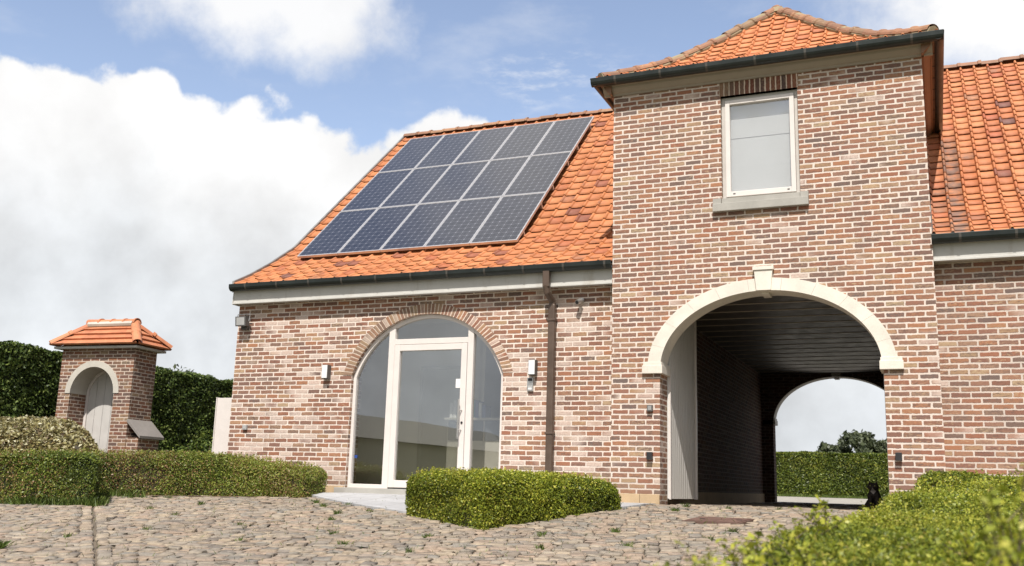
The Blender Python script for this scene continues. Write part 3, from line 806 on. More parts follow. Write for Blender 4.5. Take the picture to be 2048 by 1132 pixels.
# --- eaves: fascia, soffit, gutters
def gutter_prof(yc, zt, r=.072):
    P = [(yc-r, zt)]
    for k in range(1, 9):
        a = math.pi+math.pi*k/9; P.append((yc+r*math.cos(a), zt-.02+(r*1.15)*math.sin(a)))
    P.append((yc+r, zt)); 
    Q = [(y+(yc-y)*.1, z+.006) for y, z in P[::-1]]
    return P+Q
def eave(x0, x1, dz, left):
    q = MB(); q.box(x0+(.0 if left else 0), x1, 13.05, 13.075, 3.035+dz, 3.30+dz); q.box(x0, x1, 13.03, 13.05, 3.035+dz, 3.062+dz, .003)
    fa = q.build('fascia_board', M['fascia'], HB)
    q = MB(); q.box(x0+.01, x1, 13.076, 13.217, 3.05+dz, 3.075+dz); q.build('soffit_board', M['fascia'], HB)
    q = MB(); q.prism(gutter_prof(12.983, 3.345+dz), 'x', x0-.01, x1)
    q.tube([(x0-.012, 12.918, 3.347+dz), (x1, 12.918, 3.347+dz)], .009, 6)
    gt = q.build('gutter', M['gutter'], HB)
    x = x0+.3
    while x < min(x1-.1, 4.):
        pr = [(y-(.004 if y < 12.99 else 0), z-.004) for y, z in gutter_prof(12.983, 3.347+dz)]
        q = MB(); q.prism(pr, 'x', x, x+.03); x += .62
        q.build('gutter_bracket', M['bracket'], gt)
    if left:
        q = MB(); q.prism([(y, z) for y, z in gutter_prof(12.983, 3.345+dz)[:10]], 'x', x0-.016, x0-.009); q.build('end_cap', M['gutter'], gt)
        q = MB(); q.prism([(13.03, 3.03), (13.22, 3.03), (13.5, 3.5), (13.3, 3.45), (13.05, 3.33)], 'x', x0-.012, x0); q.build('end_board', M['fascia'], fa)
eave(XL, XT0-.001, 0., True); eave(XT1+.001, XR, .06, False)

# tower eaves (square ring)
EO = .27; TX0, TX1, TY0, TY1 = XT0-EO, XT1+EO, YT-EO, 17.6+.2
def ringbox(mb, x0, x1, y0, y1, w, z0, z1):
    mb.box(x0, x1, y0, y0+w, z0, z1); mb.box(x0, x0+w, y0+w, y1, z0, z1); mb.box(x1-w, x1, y0+w, y1, z0, z1)
q = MB(); ringbox(q, TX0+.10, TX1-.10, TY0+.10, TY1, .19, 5.94, 5.985); sf = q.build('eave_soffit', M['soffit'], HB)
y = TY0+.5
while y < TY1:
    q = MB(); q.box(TX1-.27, TX1-.1, y, y+.012, 5.934, 5.943); y += .42; q.build('soffit_joint', M['black'], sf)
q = MB()
mp = [(0, 5.81), (.03, 5.81), (.035, 5.835), (.06, 5.85), (.105, 5.90), (.115, 5.93), (.135, 5.935), (.135, 5.96), (0, 5.96)]
q.prism([(YT-o, z) for o, z in mp], 'x', XT0-.135, XT1+.135)
q.build('crown_moulding', M['moulding'], HB)
for sx, xw in ((-1, XT0), (1, XT1)):
    q = MB(); q.prism([(xw+sx*(o), z) for o, z in mp], 'y', YT-.133, TY1-.2); q.build('crown_moulding', M['moulding_bounce'], HB)
q = MB()
q.prism(gutter_prof(TY0+.06, 6.02), 'x', TX0, TX1)
gp2 = gutter_prof(0, 6.02)
q.prism([(TX0+.06+y, z) for y, z in gp2], 'y', TY0+.02, TY1); q.prism([(TX1-.06-y, z) for y, z in gp2], 'y', TY0+.02, TY1)
q.tube([(TX0-.003, TY0-.004, 6.022), (TX1+.003, TY0-.004, 6.022)], .009, 6); q.tube([(TX1+.003, TY0, 6.022), (TX1+.003, TY1, 6.022)], .009, 6)
q.tube([(TX0-.003, TY0, 6.022), (TX0-.003, TY1, 6.022)], .009, 6)
gt = q.build('gutter', M['gutter'], HB)
x = TX0+.35
while x < TX1-.2:
    q = MB(); q.prism([(y-(.004 if y < TY0+.06 else 0), z-.004) for y, z in gutter_prof(TY0+.06, 6.022)], 'x', x, x+.03); x += .66
    q.build('gutter_bracket', M['bracket'], gt)

# downpipe
q = MB()
q.box(-5.085, -4.985, 12.94, 13.02, 3.02, 3.285, .012)
q.tube([(-5.035, 12.985, 3.05), (-5.03, 13.0, 2.95), (-5.0, 13.14, 2.84), (-5.0, 13.155, 2.75)], .05, 12)
q.box(-5.052, -4.948, 13.105, 13.205, .0, 2.80, .022)
dp = q.build('downpipe', M['pipe'], HB)
for z in (2.55, .93):
    q = MB(); q.box(-5.062, -4.938, 13.095, 13.212, z, z+.03, .006); q.build('pipe_clip', M['pipe'], dp)

# --- roofs
TPROF = np.array([(0, .0), (.012, .020), (.045, .034), (.095, .040), (.145, .036), (.19, .020), (.212, .001), (.24, -.003), (.6, -.004), (.985, -.003)])
def tiles(name, fmap, smax, width, mat, parent, tw=.215, rh=.243, clip=None, stain=None, lift=.027, roll=.8, u0=0., stag=0., pref=None, s0=0.):
    """fmap(u,s)->(P,N) arrays; tiles laid in rows from s=0 upward"""
    rows = int(math.ceil((smax-s0)/rh)); cols = int(math.ceil(width/tw))+1
    rw = (smax-s0)/rows
    Vs, rn, stn, Fs = [], [], [], []; base = 0; np_ = len(TPROF)
    for i in range(rows):
        for j in range(-1, cols):
            ua = j*tw+(stag*(i % 2))*tw
            uu = ua+TPROF[:, 0]*tw
            uu = np.append(uu, ua+tw*1.0); hh = np.append(TPROF[:, 1], .0)*roll
            uu = np.clip(uu, 0, width)
            if uu[-1]-uu[0] < 1e-4: continue
            jit = RNG.normal(0, .0032); jl = RNG.normal(0, .005); tilt = RNG.normal(0, .008)
            sb, st = s0+i*rw+jl, s0+(i+1)*rw+.02
            sb = max(sb, s0-.02)
            lo, hi = (clip(max(sb, 0)), clip(min(st, smax))) if clip else ((0, width), (0, width))
            ub = np.clip(uu, lo[0], lo[1]); ut = np.clip(uu, hi[0], hi[1])
            if ub[-1]-ub[0] < .002 and ut[-1]-ut[0] < .002: continue
            top = min(st, smax)
            Pb, N = fmap(ub, sb); Pt, N2 = fmap(ut, top)
            hb = hh+lift+jit+tilt*(uu-uu[0])
            A_ = Pb+N*hb[:, None]; B_ = Pt+N2*(hh+.006)[:, None]; C_ = Pb+N*(hb-.010)[:, None]
            k = len(uu)
            Vs.append(np.concatenate([A_, B_, C_]))
            idx = np.arange(k-1)
            Fs.append(np.stack([base+idx, base+idx+1, base+k+idx+1, base+k+idx], -1)); Fs.append(np.stack([base+2*k+idx, base+2*k+idx+1, base+idx+1, base+idx], -1))
            r = RNG.random(); sv = stain(i, j, (ua), sb) if stain else 0.
            rn.append(np.full(2*(k-1), r)); stn.append(np.full(2*(k-1), sv)); base += 3*k
    V = np.concatenate(Vs); F = np.concatenate(Fs)
    off = Vector((0, 0, 0)); p = parent
    while p: off += Vector(p.location); p = p.parent
    o = quads_obj(name, V, mat, parent, rnd=np.concatenate(rn), extra=np.concatenate(stn), faces=F, off=tuple(off))
    me = o.data
    return o

def prof_eval(prof):
    prof = np.array(prof, float); d = np.sqrt((np.diff(prof, axis=0)**2).sum(1)); cum = np.concatenate([[0], np.cumsum(d)])
    def f(s):
        s = min(max(s, -.05), cum[-1]); i = int(np.clip(np.searchsorted(cum, s, side='right')-1, 0, len(d)-1)); tt = (s-cum[i])/d[i]
        p = prof[i]+(prof[i+1]-prof[i])*tt; tg = (prof[i+1]-prof[i])/d[i]; return p, tg
    return f, cum[-1]
def wing_map(x0, side, dz=0.):
    f, L = prof_eval(PROF)
    def m(u, s):
        p, tg = f(s); u = np.asarray(u)
        if side > 0: y = p[0]; N = np.array([0, -tg[1], tg[0]])
        else: y = 2*YRIDGE-p[0]; N = np.array([0, tg[1], tg[0]])
        P = np.stack([x0+u, np.full(u.shape, y), np.full(u.shape, p[1]+dz*max(0, 1-s/7.))], -1)
        return P, N[None]
    return m, L
def barrels(mb, pts, r=.105, L=.33, wob=.006):
    pts = [Vector(p) for p in pts]; seg = []
    for a, b_ in zip(pts[:-1], pts[1:]):
        seg.append((a, b_))
    tot = sum((b_-a).length for a, b_ in seg); n = max(1, round(tot/L)); 
    def at(s):
        for a, b_ in seg:
            l = (b_-a).length
            if s <= l+1e-6: return a+(b_-a)*(s/l), (b_-a).normalized()
            s -= l
        return b_, (b_-a).normalized()
    for k in range(n):
        p0, d = at(tot*k/n); p1, _ = at(min(tot, tot*(k+1)/n+.03)); side = d.cross(Vector((0, 0, 1))).normalized(); up = side.cross(d).normalized()
        rr = random.random(); dz = random.gauss(0, wob); m_ = 9; rows_ = []
        for (p, rad) in ((p0, r*1.0), (p0+(p1-p0)*.82, r*.93), (p0+(p1-p0)*.86, r*1.10), (p1, r*1.12)):
            rows_.append([p+side*(math.cos(math.pi*i/(m_-1))*rad)+up*(math.sin(math.pi*i/(m_-1))*rad*.85+dz-.02) for i in range(m_)])
        rows_.append([q_-(q_-p1)*.25 for q_ in rows_[-1]])
        for a, b_ in zip(rows_[:-1], rows_[1:]):
            for i in range(m_-1): mb.face([a[i], a[i+1], b_[i+1], b_[i]], rnd=rr)

def wing_roof(x0, x1, name, mat, stain=None, dz=0., roll=.72, tw=.245, rh=.272):
    mp_, L = wing_map(x0, 1, dz)
    main = tiles('tiled_roof', mp_, L, x1-x0, mat, HB, stain=stain, roll=roll, tw=tw, rh=rh)
    mp2, L = wing_map(x0, -1)
    tiles('rear_slope', mp2, L, x1-x0, mat, main, tw=.41, rh=.57)
    u = MB()
    for (a, b_) in zip(PROF[:-1], PROF[1:]):
        for sgn in (1, -1):
            ya, yb_ = (a[0], b_[0]) if sgn > 0 else (2*YRIDGE-a[0], 2*YRIDGE-b_[0])
            u.face([(x0, ya, a[1]-.03), (x1, ya, a[1]-.03), (x1, yb_, b_[1]-.03), (x0, yb_, b_[1]-.03)])
    u.build('roof_underlay', M['soffit'], main)
    q = MB(); barrels(q, [(x0-.02, YRIDGE, PROF[-1][1]+.02), (x1, YRIDGE, PROF[-1][1]+.02)], r=.11, L=.34); q.build('ridge_tiles', M['ridge'], main)
    return main
rl = wing_roof(XL, XT0, 'tiled_roof', M['tile'], stain=lambda i, j, u, s: .55 if (u > 6.1 and 2.6 < s < 3.4 and (i+j) % 2) else (.35 if RNG.random() < .03 else 0.))
def rstain(i, j, u, s):
    if j == 1 and s < 4.0: return .8 if RNG.random() < .9 else .3
    if j == 0 and s < 3.2: return .55 if RNG.random() < .6 else .1
    return .5 if RNG.random() < .02 else 0.
rr_ = wing_roof(XT1, XR, 'tiled_roof', M['tile_right'], stain=rstain, dz=.06, roll=1.1, tw=.22, rh=.245)
# section of roof behind the tower
mp_, L = wing_map(XT0, 1); mid = tiles('tiled_roof', mp_, L, XT1-XT0, M['tile'], HB, tw=.41, rh=.57, s0=6.1)
mp2, L = wing_map(XT0, -1); tiles('rear_slope', mp2, L, XT1-XT0, M['tile'], mid, tw=.41, rh=.57)
q = MB(); barrels(q, [(XT0, YRIDGE, PROF[-1][1]+.02), (XT1, YRIDGE, PROF[-1][1]+.02)], r=.11, L=.34); q.build('ridge_tiles', M['ridge'], mid)
# metal verge on the left gable
q = MB()
for sgn in (1, -1):
    for (a, b_) in zip(PROF[:-1], PROF[1:]):
        ya, yb_ = (a[0], b_[0]) if sgn > 0 else (2*YRIDGE-a[0], 2*YRIDGE-b_[0])
        q.prism([(ya, a[1]-.03), (yb_, b_[1]-.03), (yb_, b_[1]+.085), (ya, a[1]+.085)], 'x', XL-.045, XL-.002)
        q.prism([(ya, a[1]-.11), (yb_, b_[1]-.11), (yb_, b_[1]-.031), (ya, a[1]-.031)], 'x', XL-.03, XL-.002)
q.build('verge_trim', M['verge'], rl)
# lead flashing against the tower's right flank
q = MB()
for (a, b_) in zip(PROF[:-4], PROF[1:-3]):
    q.prism([(a[0], a[1]+.04), (b_[0], b_[1]+.04), (b_[0], b_[1]+.13), (a[0], a[1]+.13)], 'x', XT1+.001, XT1+.02)
q.build('flashing', M['dark_grey'], rr_)

# tower pyramid roof, slightly swept
WQ = TX1-TX0
HP = [(0, 0), (.4, .175), (.8, .40), (1.2, .71), (1.65, 1.12), (2.0, 1.47), (WQ/2, 1.47+.93*(WQ/2-2.0))]
ZE = 6.0
fH, LH = prof_eval(HP)
def tower_map(k):
    cx, cy = (TX0+TX1)/2, TY0+WQ/2; c, s_ = math.cos(k*math.pi/2), math.sin(k*math.pi/2)
    def m(u, s):
        p, tg = fH(s); u = np.asarray(u)
        lx = u-WQ/2; ly = np.full(u.shape, p[0]-WQ/2)
        P = np.stack([cx+lx*c-ly*s_, cy+lx*s_+ly*c, np.full(u.shape, ZE+p[1])], -1)
        N = np.array([tg[1]*s_, -tg[1]*c, tg[0]])
        return P, N[None]
    return m
def tclip(s): p, _ = fH(s); return (p[0], WQ-p[0])
main = None
for k in range(4):
    o = tiles('tiled_roof' if k == 0 else 'roof_slope', tower_map(k), LH, WQ, M['tile_tower'], main if main else HB, clip=tclip, tw=.21, rh=.235, lift=.026, s0=.09)
    if k == 0: main = o
u = MB(); cx, cy = (TX0+TX1)/2, TY0+WQ/2
for k in range(4):
    m_ = tower_map(k)
    for a, b_ in zip(HP[:-1], HP[1:]):
        P = []
        for (tt, z), uu in ((a, a[0]), (a, WQ-a[0]), (b_, WQ-b_[0]), (b_, b_[0])):
            c, s_ = math.cos(k*math.pi/2), math.sin(k*math.pi/2); lx, ly = uu-WQ/2, tt-WQ/2
            P.append((cx+lx*c-ly*s_, cy+lx*s_+ly*c, ZE+z-.02))
        u.face(P)
u.build('roof_underlay', M['soffit'], main)
for sx, sy in ((-1, -1), (1, -1), (-1, 1), (1, 1)):
    q = MB(); P = []
    for tt, z in HP: P.append((cx+sx*(WQ/2-tt), cy+sy*(WQ/2-tt), ZE+z+.045))
    P[0] = tuple(Vector(P[0])*.72+Vector(P[1])*.28)
    barrels(q, P, r=.10, L=.31, wob=.012); q.build('hip_tiles', M['ridge'], main)
    q = MB(); fz = []
    for a, b_ in zip(P[:-1], P[1:]):
        q.tube([Vector(a)-Vector((0, 0, .045)), Vector(b_)-Vector((0, 0, .045))], .095, 8)
    q.build('hip_mortar', M['ridge_mortar'], main)
q = MB(); q.tube([(cx, cy, ZE+HP[-1][1]-.05), (cx, cy, ZE+HP[-1][1]+.05), (cx, cy, ZE+HP[-1][1]+.09)], [.17, .12, .04], 10); q.build('apex_cap', M['ridge_mortar'], main)

# --- gate leaves folded into the passage
def gate_leaf(sx):
    xf = ax+sx*(aa-.02); th = .05
    a_, b_ = (xf-.05, xf) if sx < 0 else (xf, xf+.05)
    q = MB(); y0, y1 = YT+.42, YT+.42+1.40; n = 14; H = 2.55
    # profile top follows half the arch
    for k in range(n):
        ya, yb_ = y0+(y1-y0)*k/n, y0+(y1-y0)*(k+1)/n
        def top(y): fr = (y-y0)/(y1-y0); return az0+.0+(ab-.05)*math.sqrt(max(0, 1-(1-fr)**2)) if fr > 0 else az0
        pr = [(ya+.006, .09), (yb_-.006, .09), (yb_-.006, top(yb_)), (ya+.006, top(ya))]
        q.prism(pr, 'x', a_+.006, b_-.002)
        pr2 = [(ya-.001, .095), (yb_+.001, .095), (yb_+.001, top(yb_)-.01), (ya-.001, top(ya)-.01)]
        q.prism(pr2, 'x', a_+.010, b_-.012)
    o = q.build('gate_leaf', M['gate_paint'], HB)
    pv = Vector((xf-HB.location.x, YT+.42-HB.location.y, 0)); rz_ = R(-1.8) if sx < 0 else 0.
    o.matrix_local = Matrix.Translation(pv) @ Matrix.Rotation(rz_, 4, 'Z') @ Matrix.Translation(-pv)
    q = MB(); q.box(a_, b_+.004, y1, y1+.05, .08, az0+ab-.06, .004); q.build('edge_stile', M['frame'], o)
    q = MB(); q.box(a_, b_+.004, y0-.03, y0, .08, az0, .004); q.build('edge_stile', M['frame'], o)
    for z in (.35, 1.5):
        q = MB(); q.tube([(a_-.01 if sx < 0 else b_+.01, y0-.02, z), (a_-.01 if sx < 0 else b_+.01, y0-.02, z+.14)], .015, 8)
        q.build('hinge', M['dark_grey'], o)
gate_leaf(-1); gate_leaf(1)
# ------------------------------------------------------------------ solar panels
sd0, dsd = 19.10, 1.730; k1 = math.sqrt(1+.919**2); cs, sn = 1/k1, .919/k1
def solar(r, c, label):
    o = empty('solar_panel', label=label, cat='solar panel', group='solar panels in three rows on the left roof')
    x0 = -10.19+c*.843; w, l, th = .836, dsd-.012, .045
    sd = sd0+r*dsd; y = sd/k1; z = 4.369+.919*(y-14.638)+.22
    o.location = (x0, y, z); o.rotation_euler = (math.atan(.919), 0, 0)
    fr = MB(); f = .022
    fr.box(0, f, 0, l, -th, 0, .003); fr.box(w-f, w, 0, l, -th, 0, .003); fr.box(f-.001, w-f+.001, .0, f, -th, -.0005, .003); fr.box(f-.001, w-f+.001, l-f, l, -th, -.0005, .003)
    fr.build('frame', M['alu'], o, local=True)
    s = MB(); s.face([(f-.002, f-.002, -.006), (w-f+.002, f-.002, -.006), (w-f+.002, l-f+.002, -.006), (f-.002, l-f+.002, -.006)], uv=[(-.08, -.08), (6.08, -.08), (6.08, 12.08), (-.08, 12.08)])
    s.build('cell_sheet', M['solar'], o, local=True)
    b = MB(); b.box(f, w-f, f, l-f, -.03, -.012); b.build('back_sheet', M['black'], o, local=True)
    for yy in (.35, l-.35):
        b = MB(); b.box(-.002, w+.002, yy-.02, yy+.02, -.13, -th-.001); b.build('mounting_rail', M['alu'], o, local=True)
cn = ['leftmost', 'second from the left', 'middle', 'second from the right', 'rightmost']; rn_ = ['bottom row', 'middle row', 'top row']
for r in range(3):
    for c in range(5):
        solar(r, c, f'solar panel in the {rn_[r]} of the array, {cn[c]} of five')

# ------------------------------------------------------------------ wall fittings
def wall_lamp(x, z, label):
    o = empty('wall_lamp', (x, YW, z), label=label, cat='wall lamp', group='box wall lamps beside the glass door')
    q = MB(); q.box(x-.055, x+.055, YW-.10, YW-.001, z-.11, z+.11, .004); q.box(x-.045, x+.045, YW-.015, YW+.0, z-.1, z+.1)
    q.build('housing', M['dark_grey'], o)
    q = MB(); q.box(x-.048, x+.048, YW-.108, YW-.099, z-.102, z+.102, .003); q.build('diffuser', M['lamp_glass'], o)
wall_lamp(-8.815, 1.885, 'box wall lamp on the brick left of the glass door')
wall_lamp(-5.29, 1.885, 'box wall lamp right of the glass door, above the door station')
o = empty('door_station', (-5.335, YW, 1.55), label='silver intercom with dark camera window below the right wall lamp', cat='intercom')
q = MB(); q.box(-5.385, -5.29, YW-.028, YW-.0, 1.55, 1.745, .004); q.build('plate', M['silver'], o)
q = MB(); q.box(-5.372, -5.303, YW-.031, YW-.027, 1.695, 1.735, .002); q.build('camera_window', M['black'], o)
q = MB(); q.box(-5.37, -5.305, YW-.032, YW-.027, 1.615, 1.622); q.box(-5.365, -5.31, YW-.032, YW-.027, 1.57, 1.60); q.build('call_button', M['white'], o)
o = empty('security_camera', (-4.57, YW, 2.83), label='small round silver security camera under the eave beside the downpipe', cat='camera')
q = MB(); q.tube([(-4.57, YW, 2.85), (-4.57, YW-.03, 2.85)], .035, 14); q.tube([(-4.57, YW-.03, 2.85), (-4.585, YW-.09, 2.82)], .018, 10); q.build('bracket', M['silver'], o)
q = MB(); q.tube([(-4.57, YW-.06, 2.835), (-4.60, YW-.14, 2.80)], [.038, .036], 14); q.build('housing', M['silver'], o)
q = MB(); q.tube([(-4.60, YW-.139, 2.80), (-4.603, YW-.146, 2.797)], .026, 14); q.build('lens', M['black'], o)
o = empty('floodlight', (-10.46, YW, 2.70), label='grey floodlight on the left corner of the brick wing', cat='floodlight')
q = MB(); q.prism([(YW-.17, 2.66), (YW-.19, 2.82), (YW-.10, 2.84), (YW-.07, 2.68)], 'x', -10.58, -10.37)
q.box(-10.53, -10.42, YW-.08, YW-.0, 2.62, 2.70, .004); q.build('housing', M['dark_grey'], o)
q = MB(); q.prism([(YW-.176, 2.68), (YW-.192, 2.805), (YW-.188, 2.805), (YW-.17, 2.68)], 'x', -10.555, -10.395); q.build('lens', M['grey_plastic'], o)
q = MB(); q.tube([(-10.60, YW-.12, 2.75), (-10.60, YW-.10, 2.87), (-10.35, YW-.10, 2.87), (-10.35, YW-.12, 2.75)], .008, 6); q.tube([(-10.475, YW-.1, 2.87), (-10.475, YW, 2.86)], .012, 6); q.build('bracket', M['silver'], o)
def small_box(name, x, z, w, h, d, y, mat, label, cat, lid=None):
    o = empty(name, (x, y, z), label=label, cat=cat)
    q = MB(); q.box(x-w/2, x+w/2, y-d, y, z, z+h, .004); q.build('housing', M[mat], o)
    q = MB(); q.box(x-w/2+.012, x+w/2-.012, y-d-.004, y-d+.001, z+.015, z+h-.012, .002); q.build('cover', M[lid or mat], o)
small_box('wall_socket', -10.33, .97, .08, .08, .04, YW, 'grey_plastic', 'small grey outdoor socket low on the brick left wing', 'socket')
small_box('wall_switch', -3.50, 1.235, .075, .085, .05, YT, 'dark_grey', 'square silver faced switch on the brick pier left of the gateway', 'switch', 'silver')
for x, z, lb in ((-3.50, .60, 'small dark cube light low on the pier left of the gateway'), (-.405, .635, 'small dark cube light low on the pier right of the gateway')):
    o = empty('cube_light', (x, YT, z), label=lb, cat='wall light', group='cube lights either side of the gateway')
    q = MB(); q.box(x-.037, x+.037, YT-.075, YT, z, z+.095, .003); q.build('housing', M['black'], o)
    q = MB(); q.box(x-.025, x+.025, YT-.065, YT-.015, z-.004, z+.0, .001); q.build('lens', M['grey_plastic'], o)

# manhole / rusty plate
pl = [(-2.592, 10.925), (-1.96, 10.873), (-1.867, 11.332), (-2.489, 11.37)]
mo = empty('manhole_cover', (-2.2, 11.1, terr(11.1)), label='rusty brown steel cover set flush in the cobbles before the gateway', cat='manhole cover')
def plate(mb, pl, sc, h0, h1):
    c = (sum(p[0] for p in pl)/4, sum(p[1] for p in pl)/4)
    P = [(c[0]+(p[0]-c[0])*sc, c[1]+(p[1]-c[1])*sc) for p in pl]
    top = [(x, y, terr(y)+h1) for x, y in P]; bot = [(x, y, terr(y)+h0) for x, y in P]
    mb.face(top)
    for i in range(4): mb.face([bot[i], bot[(i+1) % 4], top[(i+1) % 4], top[i]])
q = MB(); plate(q, pl, 1.0, -.03, .016); q.build('rim', M['rust'], mo)
q = MB(); plate(q, pl, .9, .0, .021)
q.build('lid', M['rust'], mo)
q = MB()
for s_ in (-.2, .2): q.box(-2.2+s_-.03, -2.2+s_+.03, 11.11, 11.125, terr(11.12)+.021, terr(11.12)+.026)
q.build('lifting_slot', M['black'], mo)

# white panel beside the left corner
o = empty('metal_gate', (-10.85, 13.6, 0), label='plain off-white metal gate panel closing the gap beside the left corner of the house', cat='gate')
q = MB(); q.box(-11.25, -10.69, 13.58, 13.62, .05, 1.53, .004); q.build('leaf', M['frame'], o)
q = MB(); q.box(-11.27, -11.252, 13.57, 13.63, .03, 1.54, .003); q.build('edge_stile', M['frame'], o)

# ------------------------------------------------------------------ garden gatehouse (local frame)
a5 = R(5); GH = empty('garden_gatehouse', (-12.976, 13.275, 0), a5, label='small brick gateway with orange hipped tile roof standing left of the house', cat='gatehouse')
def gw(q, name, mat, par=None, **k): return q.build(name, mat, par or GH, local=True, **k)
gx0, gx1, gd, gz = -1.50, .07, .60, 2.40
gcx, gr, gzs = -.765, .475, 1.60     # arch centre, radius, spring
def garch(x, ring=0): return gzs+math.sqrt(max(0, (gr+ring)**2-(x-gcx)**2))
X = sorted({gx0, gx1, gcx-gr, gcx+gr} | {gcx-gr*math.cos(math.pi*k/20) for k in range(1, 20)})
q = MB()
for y, fl in ((0, False), (gd, True)):
    S = []
    for x0, x1 in zip(X[:-1], X[1:]):
        inA = abs((x0+x1)/2-gcx) < gr; S.append((x0, x1, [((garch(x0), garch(x1)) if inA else (-.2, -.2))+(gz, gz)]))
    wall_strips(q, y, S, fl)
for x in (gx0, gx1, gcx-gr, gcx+gr): q.face([(x, 0, -.2), (x, gd, -.2), (x, gd, gz if x in (gx0, gx1) else gzs), (x, 0, gz if x in (gx0, gx1) else gzs)])
for a, b_ in zip(X[:-1], X[1:]):
    if abs((a+b_)/2-gcx) < gr: q.face([(a, 0, garch(a)), (a, gd, garch(a)), (b_, gd, garch(b_)), (b_, 0, garch(b_))])
gw(q, 'wall', M['brick_gate'])
q = MB()
for k in range(20):
    t0, t1 = math.pi*k/20, math.pi*(k+1)/20; f = lambda a, r: (gcx+r*math.cos(a), gzs+r*math.sin(a))
    q.prism([f(t0, gr-.006), f(t0, gr+.105), f(t1, gr+.105), f(t1, gr-.006)], 'y', -.012, gd-.12)
gw(q, 'stone_arch', M['gate_stone'])
q = MB(); n = 5; dw = (2*gr-.06)/n
for k in range(n):
    xa = gcx-gr+.03+k*dw; xb = xa+dw-.006; m_ = 4
    for j in range(m_):
        a_, b_ = xa+(xb-xa)*j/m_, xa+(xb-xa)*(j+1)/m_
        q.prism([(a_, .02), (b_, .02), (b_, garch(b_)-.05), (a_, garch(a_)-.05)], 'y', gd-.16, gd-.12)
gdoor = gw(q, 'door', M['leaf_white'])
q = MB(); 
for k in range(16):
    t0, t1 = math.pi*k/16, math.pi*(k+1)/16; f = lambda a, r: (gcx+r*math.cos(a), gzs+r*math.sin(a))
    q.prism([f(t0, gr-.055), f(t0, gr-.006), f(t1, gr-.006), f(t1, gr-.055)], 'y', gd-.19, gd-.121)
q.box(gcx-gr+.002, gcx-gr+.05, gd-.19, gd-.121, 0, gzs); q.box(gcx+gr-.05, gcx+gr-.002, gd-.19, gd-.121, 0, gzs)
q.build('door_frame', M['frame'], gdoor, local=True)
q = MB(); q.tube([(gcx+.33, gd-.16, 1.05), (gcx+.33, gd-.20, 1.05), (gcx+.33, gd-.245, 1.05)], [.014, .014, .036], 12); q.tube([(gcx+.33, gd-.245, 1.05), (gcx+.33, gd-.27, 1.05)], [.036, .02], 12)
q.build('knob', M['dark_grey'], gdoor, local=True, smooth=True)
# roof: hipped with flat clay tiles
ov = .16; rx0, rx1, ry0, ry1 = gx0-ov, gx1+ov, -ov, gd+ov; rise = .42; hw = (ry1-ry0)/2
q = MB(); q.box(rx0+.05, rx1-.05, ry0+.05, ry1-.05, gz-.01, gz+.03); gw(q, 'roof_board', M['fascia'])
q = MB(); rows = 4
def gpt(side, u, tt):   # side 0 front,1 right,2 back,3 left ; tt 0 eave..1 ridge
    z = gz+.04+rise*tt
    if side == 0: return (rx0+hw*tt+(rx1-rx0-2*hw*tt)*u, ry0+hw*tt, z)
    if side == 2: return (rx1-hw*tt-(rx1-rx0-2*hw*tt)*u, ry1-hw*tt, z)
    if side == 1: return (rx1-hw*tt, ry0+hw*tt+(ry1-ry0-2*hw*tt)*u, z)
    return (rx0+hw*tt, ry1-hw*tt-(ry1-ry0-2*hw*tt)*u, z)
for side in range(4):
    cols = 7 if side in (0, 2) else 3
    for r in range(rows):
        t0, t1 = r/rows, (r+1)/rows
        for c in range(cols):
            u0_, u1_ = c/cols, (c+1)/cols; j = random.uniform(0, .004)
            A_ = [Vector(gpt(side, u0_, t0)), Vector(gpt(side, u1_, t0)), Vector(gpt(side, u1_, t1)), Vector(gpt(side, u0_, t1))]
            nrm = (A_[1]-A_[0]).cross(A_[3]-A_[0]); nrm = nrm.normalized() if nrm.length > 1e-9 else Vector((0, 0, 1)); rv = random.random()
            up = [A_[0]+nrm*(.045+j), A_[1]+nrm*(.045+j), A_[2]+nrm*.012, A_[3]+nrm*.012]
            q.face(up, rnd=rv); q.face([A_[0]+nrm*.012, A_[1]+nrm*.012, up[1], up[0]], rnd=rv)
groof = gw(q, 'tiled_roof', M['tile_gate'])
for i, (s_, e_) in enumerate((((rx0, ry0), (rx0+hw, (ry0+ry1)/2)), ((rx1, ry0), (rx1-hw, (ry0+ry1)/2)), ((rx0, ry1), (rx0+hw, (ry0+ry1)/2)), ((rx1, ry1), (rx1-hw, (ry0+ry1)/2)))):
    q = MB(); barrels(q, [(s_[0], s_[1], gz+.085), (e_[0], e_[1], gz+.085+rise)], r=.085, L=.33); q.build('hip_tiles', M['tile_gate'], groof, local=True)
q = MB(); barrels(q, [(rx0+hw-.05, (ry0+ry1)/2, gz+.10+rise), (rx1-hw+.05, (ry0+ry1)/2, gz+.10+rise)], r=.095, L=.27); q.build('ridge_tiles', M['tile_gate'], groof, local=True)
q = MB(); q.tube([(rx0+hw, (ry0+ry1)/2-.06, gz+.06+rise), (rx1-hw, (ry0+ry1)/2-.06, gz+.06+rise)], .055, 8); q.build('ridge_mortar', M['gate_stone'], groof, local=True)
# sloping stone slab on the right flank + low return wall
q = MB(); q.prism([(gx1+.0, 1.10), (gx1+.30, .82), (gx1+.30, .865), (gx1+.0, 1.15)], 'y', -.02, gd+.04); gw(q, 'sloping_slab', M['slate_slab'])
q = MB(); q.box(gx1, gx1+.24, .02, gd-.02, -.2, .83); gw(q, 'buttress', M['brick_gate'])
